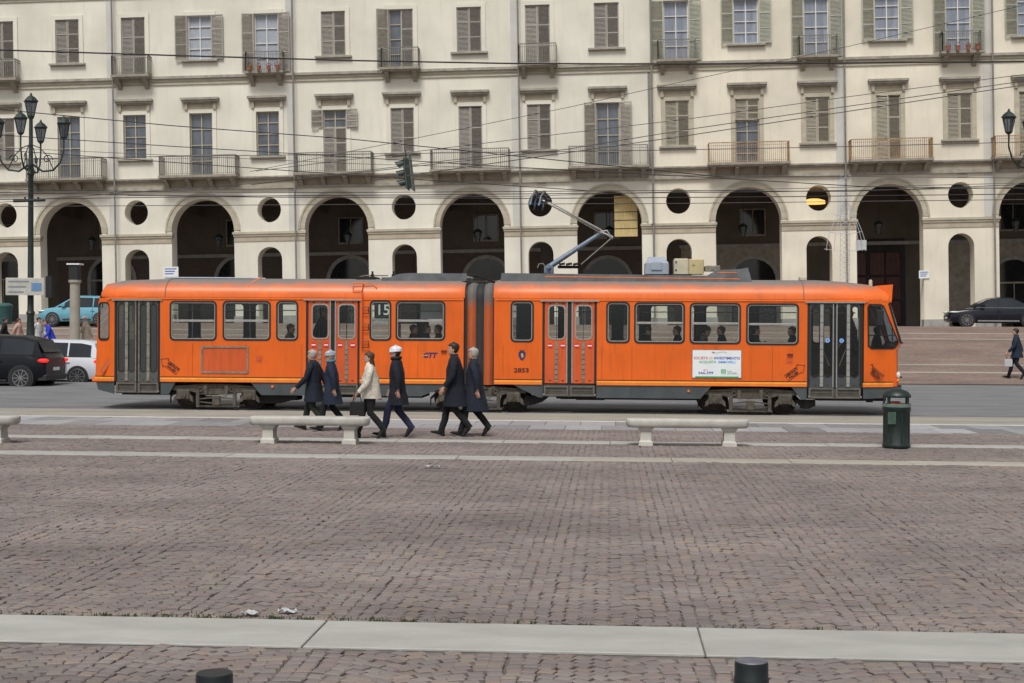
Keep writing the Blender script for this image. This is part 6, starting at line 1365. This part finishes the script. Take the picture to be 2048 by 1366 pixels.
# pale wire festive figure hanging in front of the arcade
p = at(1690, 350, 56); zb = at(1690, 560, 56).z; xx = lambda px: at(px, 450, 56).x - p.x; zz = lambda py: at(1690, py, 56).z
FW = mat('festive_wire', (.50, .51, .52), .5, var=.1); t = thing('hanging_light_figure', 'pale wire festive light figure with lattice mast hanging right of the sixth arch', 'decoration', (p.x, 56, 0))
b = MB(); k = 0; r = .011
for px in (1681, 1700): b.cyl((xx(px), 0, zz(350)), (xx(px), 0, zz(562)), r, 5)
y = 350
while y < 560: b.cyl((xx(1681), 0, zz(y)), (xx(1700), 0, zz(y + 10)), r * .7, 4).cyl((xx(1700), 0, zz(y)), (xx(1681), 0, zz(y + 10)), r * .7, 4); y += 10
b.build('lattice_mast', FW, t)
b = MB(); n = 12
for s_, w_ in ((-1, 38), (1, 42), (1, 26), (-1, 22), (1, 34)):
    b.tube([(xx(1690 + s_ * w_ * sin(pi / 2 * (i / n) ** 1.15)), -.1 * (w_ % 3), zz(392 + 110 * (i / n))) for i in range(n + 1)], r, 5)
for py, w_ in ((430, 24), (465, 34), (500, 41)): b.tube([(xx(1690 - w_ + 2 * w_ * i / n), -.25 * sin(pi * i / n), zz(py - 2 + 5 * sin(pi * i / n))) for i in range(n + 1)], r, 5)
b.build('wire_skirt', FW, t)
MB().box(xx(1712), xx(1733), -.02, .02, zz(500), zz(480)).build('mesh_panel', FW, t); MB().cyl((0, 0, zz(350)), (0, 0, zz(262)), .006, 5).build('hanging_wire', M['wire_grey'], t)
# ------------------------------------------------------------------ overhead wires
def wire(label, pts, Y, r=.010, m='wire', Y2=None, sag=0.):
    n = len(pts); P_ = [at(x, y, Y + ((Y2 or Y) - Y) * i / max(1, n - 1)) for i, (x, y) in enumerate(pts)]; mid = P_[n // 2]
    d0 = (P_[0] - P_[1]).normalized(); d1 = (P_[-1] - P_[-2]).normalized(); P_ = [P_[0] + d0 * 6] + P_ + [P_[-1] + d1 * 6]
    b = MB().tube([p - mid for p in P_], r, 6); o = b.build('overhead_wire', M[m]); o.location = mid; o['label'] = label; o['category'] = 'wire'; o['group'] = 'overhead tram wires'; return o
wire('thick black feeder cable crossing the upper facades, the topmost wire', [(0, 100), (350, 111), (700, 121), (1024, 127), (1350, 128), (1700, 126), (2048, 123)], 30, .016)
wire('wire falling from the left edge beside the lamp lanterns to the traffic light height', [(0, 219), (340, 251), (700, 278), (945, 303)], 34, .011)
wire('wire running down from the left lamp post to below the fifth arch balcony', [(0, 270), (350, 293), (700, 314), (1024, 334), (1350, 351), (1724, 373), (2048, 377)], 38, .011)
wire('wire from the left edge ending at the hanging traffic light', [(0, 300), (350, 325), (700, 350), (806, 357)], 46, .013)
wire('thin grey wire from the left lamp post just above the wire to the traffic light', [(62, 298), (350, 311), (700, 327), (1000, 336)], 50, .009, 'wire_grey')
wire('rising wire at upper right, highest of the three parallel ones', [(890, 296), (1120, 268), (1375, 238), (1700, 193), (2048, 149)], 44, .010, 'wire_grey')
wire('rising wire at upper right, middle of the three parallel ones', [(880, 327), (1130, 299), (1375, 259), (1700, 212), (2048, 162)], 44, .012, 'wire_grey')
wire('rising wire at upper right, lowest of the three parallel ones', [(1130, 306), (1375, 271), (1700, 222), (2048, 170)], 44, .013, 'wire_grey')
wire('thin pale wire rising steeply from the middle to the upper right corner', [(828, 277), (1140, 214), (1348, 167), (1700, 92), (2048, 10)], 50, .010, 'wire_grey')
wire('level span wire carrying the traffic light across the balconies', [(0, 318), (400, 312), (808, 307), (1350, 300), (1700, 293), (2048, 284)], 46, .012, 'wire_grey')
wire('upper contact wire of the near track touching the pantograph', [(0, 399), (500, 392), (1024, 388), (1500, 384), (2048, 375)], 36.6, .010)
wire('carrier wire just above the near contact wire', [(0, 378), (350, 384), (700, 385), (1340, 381), (1700, 383), (2048, 369)], 36.2, .009)
wire('contact wire of the far track, lower dark line across the arches', [(0, 385), (500, 394), (1024, 397), (1500, 394), (2048, 388)], 41, .012)
wire('lowest long thin wire crossing the arches and round openings', [(0, 413), (700, 409), (1350, 407), (2048, 399)], 47, .011, 'wire_grey')
wire('slanting stay wire below the left balconies rising to the right', [(60, 400), (350, 378), (545, 364), (700, 345)], 42, .010, 'wire_grey')
wire('stay wire across the right arches near the round openings', [(1348, 351), (1700, 353), (2048, 356)], 48, .010, 'wire_grey')
wire('second thin wire above the pantograph between the fourth and sixth arch', [(640, 392), (1024, 393), (1500, 379), (2048, 366)], 43, .009, 'wire_grey')
p = at(60, 402, 41); t = thing('wire_insulator', 'dark insulator bar on the wires beside the left lamp post', 'insulator', tuple(p))
MB().cyl((-.5, 0, 0), (.45, 0, .03), .045, 8).build('bar', M['wire'], t, 40); MB().cyl((-.15, 0, 0), (-.15, 0, .12), .03, 6).cyl((.25, 0, 0), (.25, 0, .12), .03, 6).build('clamp', M['wire'], t)
def wire_spreader(px, py, Y, label):
    p = at(px, py, Y); t = thing('wire_spreader', label, 'wire clamp', tuple(p), 0, 'spreaders on the rising wires'); MB().ring((0, 0, 0), (0, 1, 0), .22, .012, 12, 5).build('ring', M['wire_grey'], t, 60)
# ------------------------------------------------------------------ litter
def litter(px, py, w_, d_, label, seed):
    p = gnd(px, py); r = random.Random(seed); n = 9; t = tag(MB().build('crumpled_paper', None), label, 'litter') if False else None
    b = MB(); rows = []
    for i in range(n): rows.append([((i / (n - 1) - .5) * w_ + r.uniform(-.01, .01), (j / 4 - .5) * d_ * (1 - abs(i / (n - 1) - .5) * r.uniform(.8, 1.5)) + r.uniform(-.01, .01), .012 + r.uniform(0, .035)) for j in range(5)])
    o = b.loft(rows).build('crumpled_paper', M['paper'], None, 30, fix=False); o.location = (p.x, p.y, 0); tag(o, label, 'litter', 'scraps of paper')
litter(500, 1232, .13, .07, 'left of the two white paper scraps on the cobbles at the front stone strip', 1); litter(575, 1229, .15, .09, 'right of the two white paper scraps on the cobbles at the front stone strip', 2); litter(864, 936, .22, .10, 'small white scrap of paper lying alone on the cobbles below the middle bench', 3)
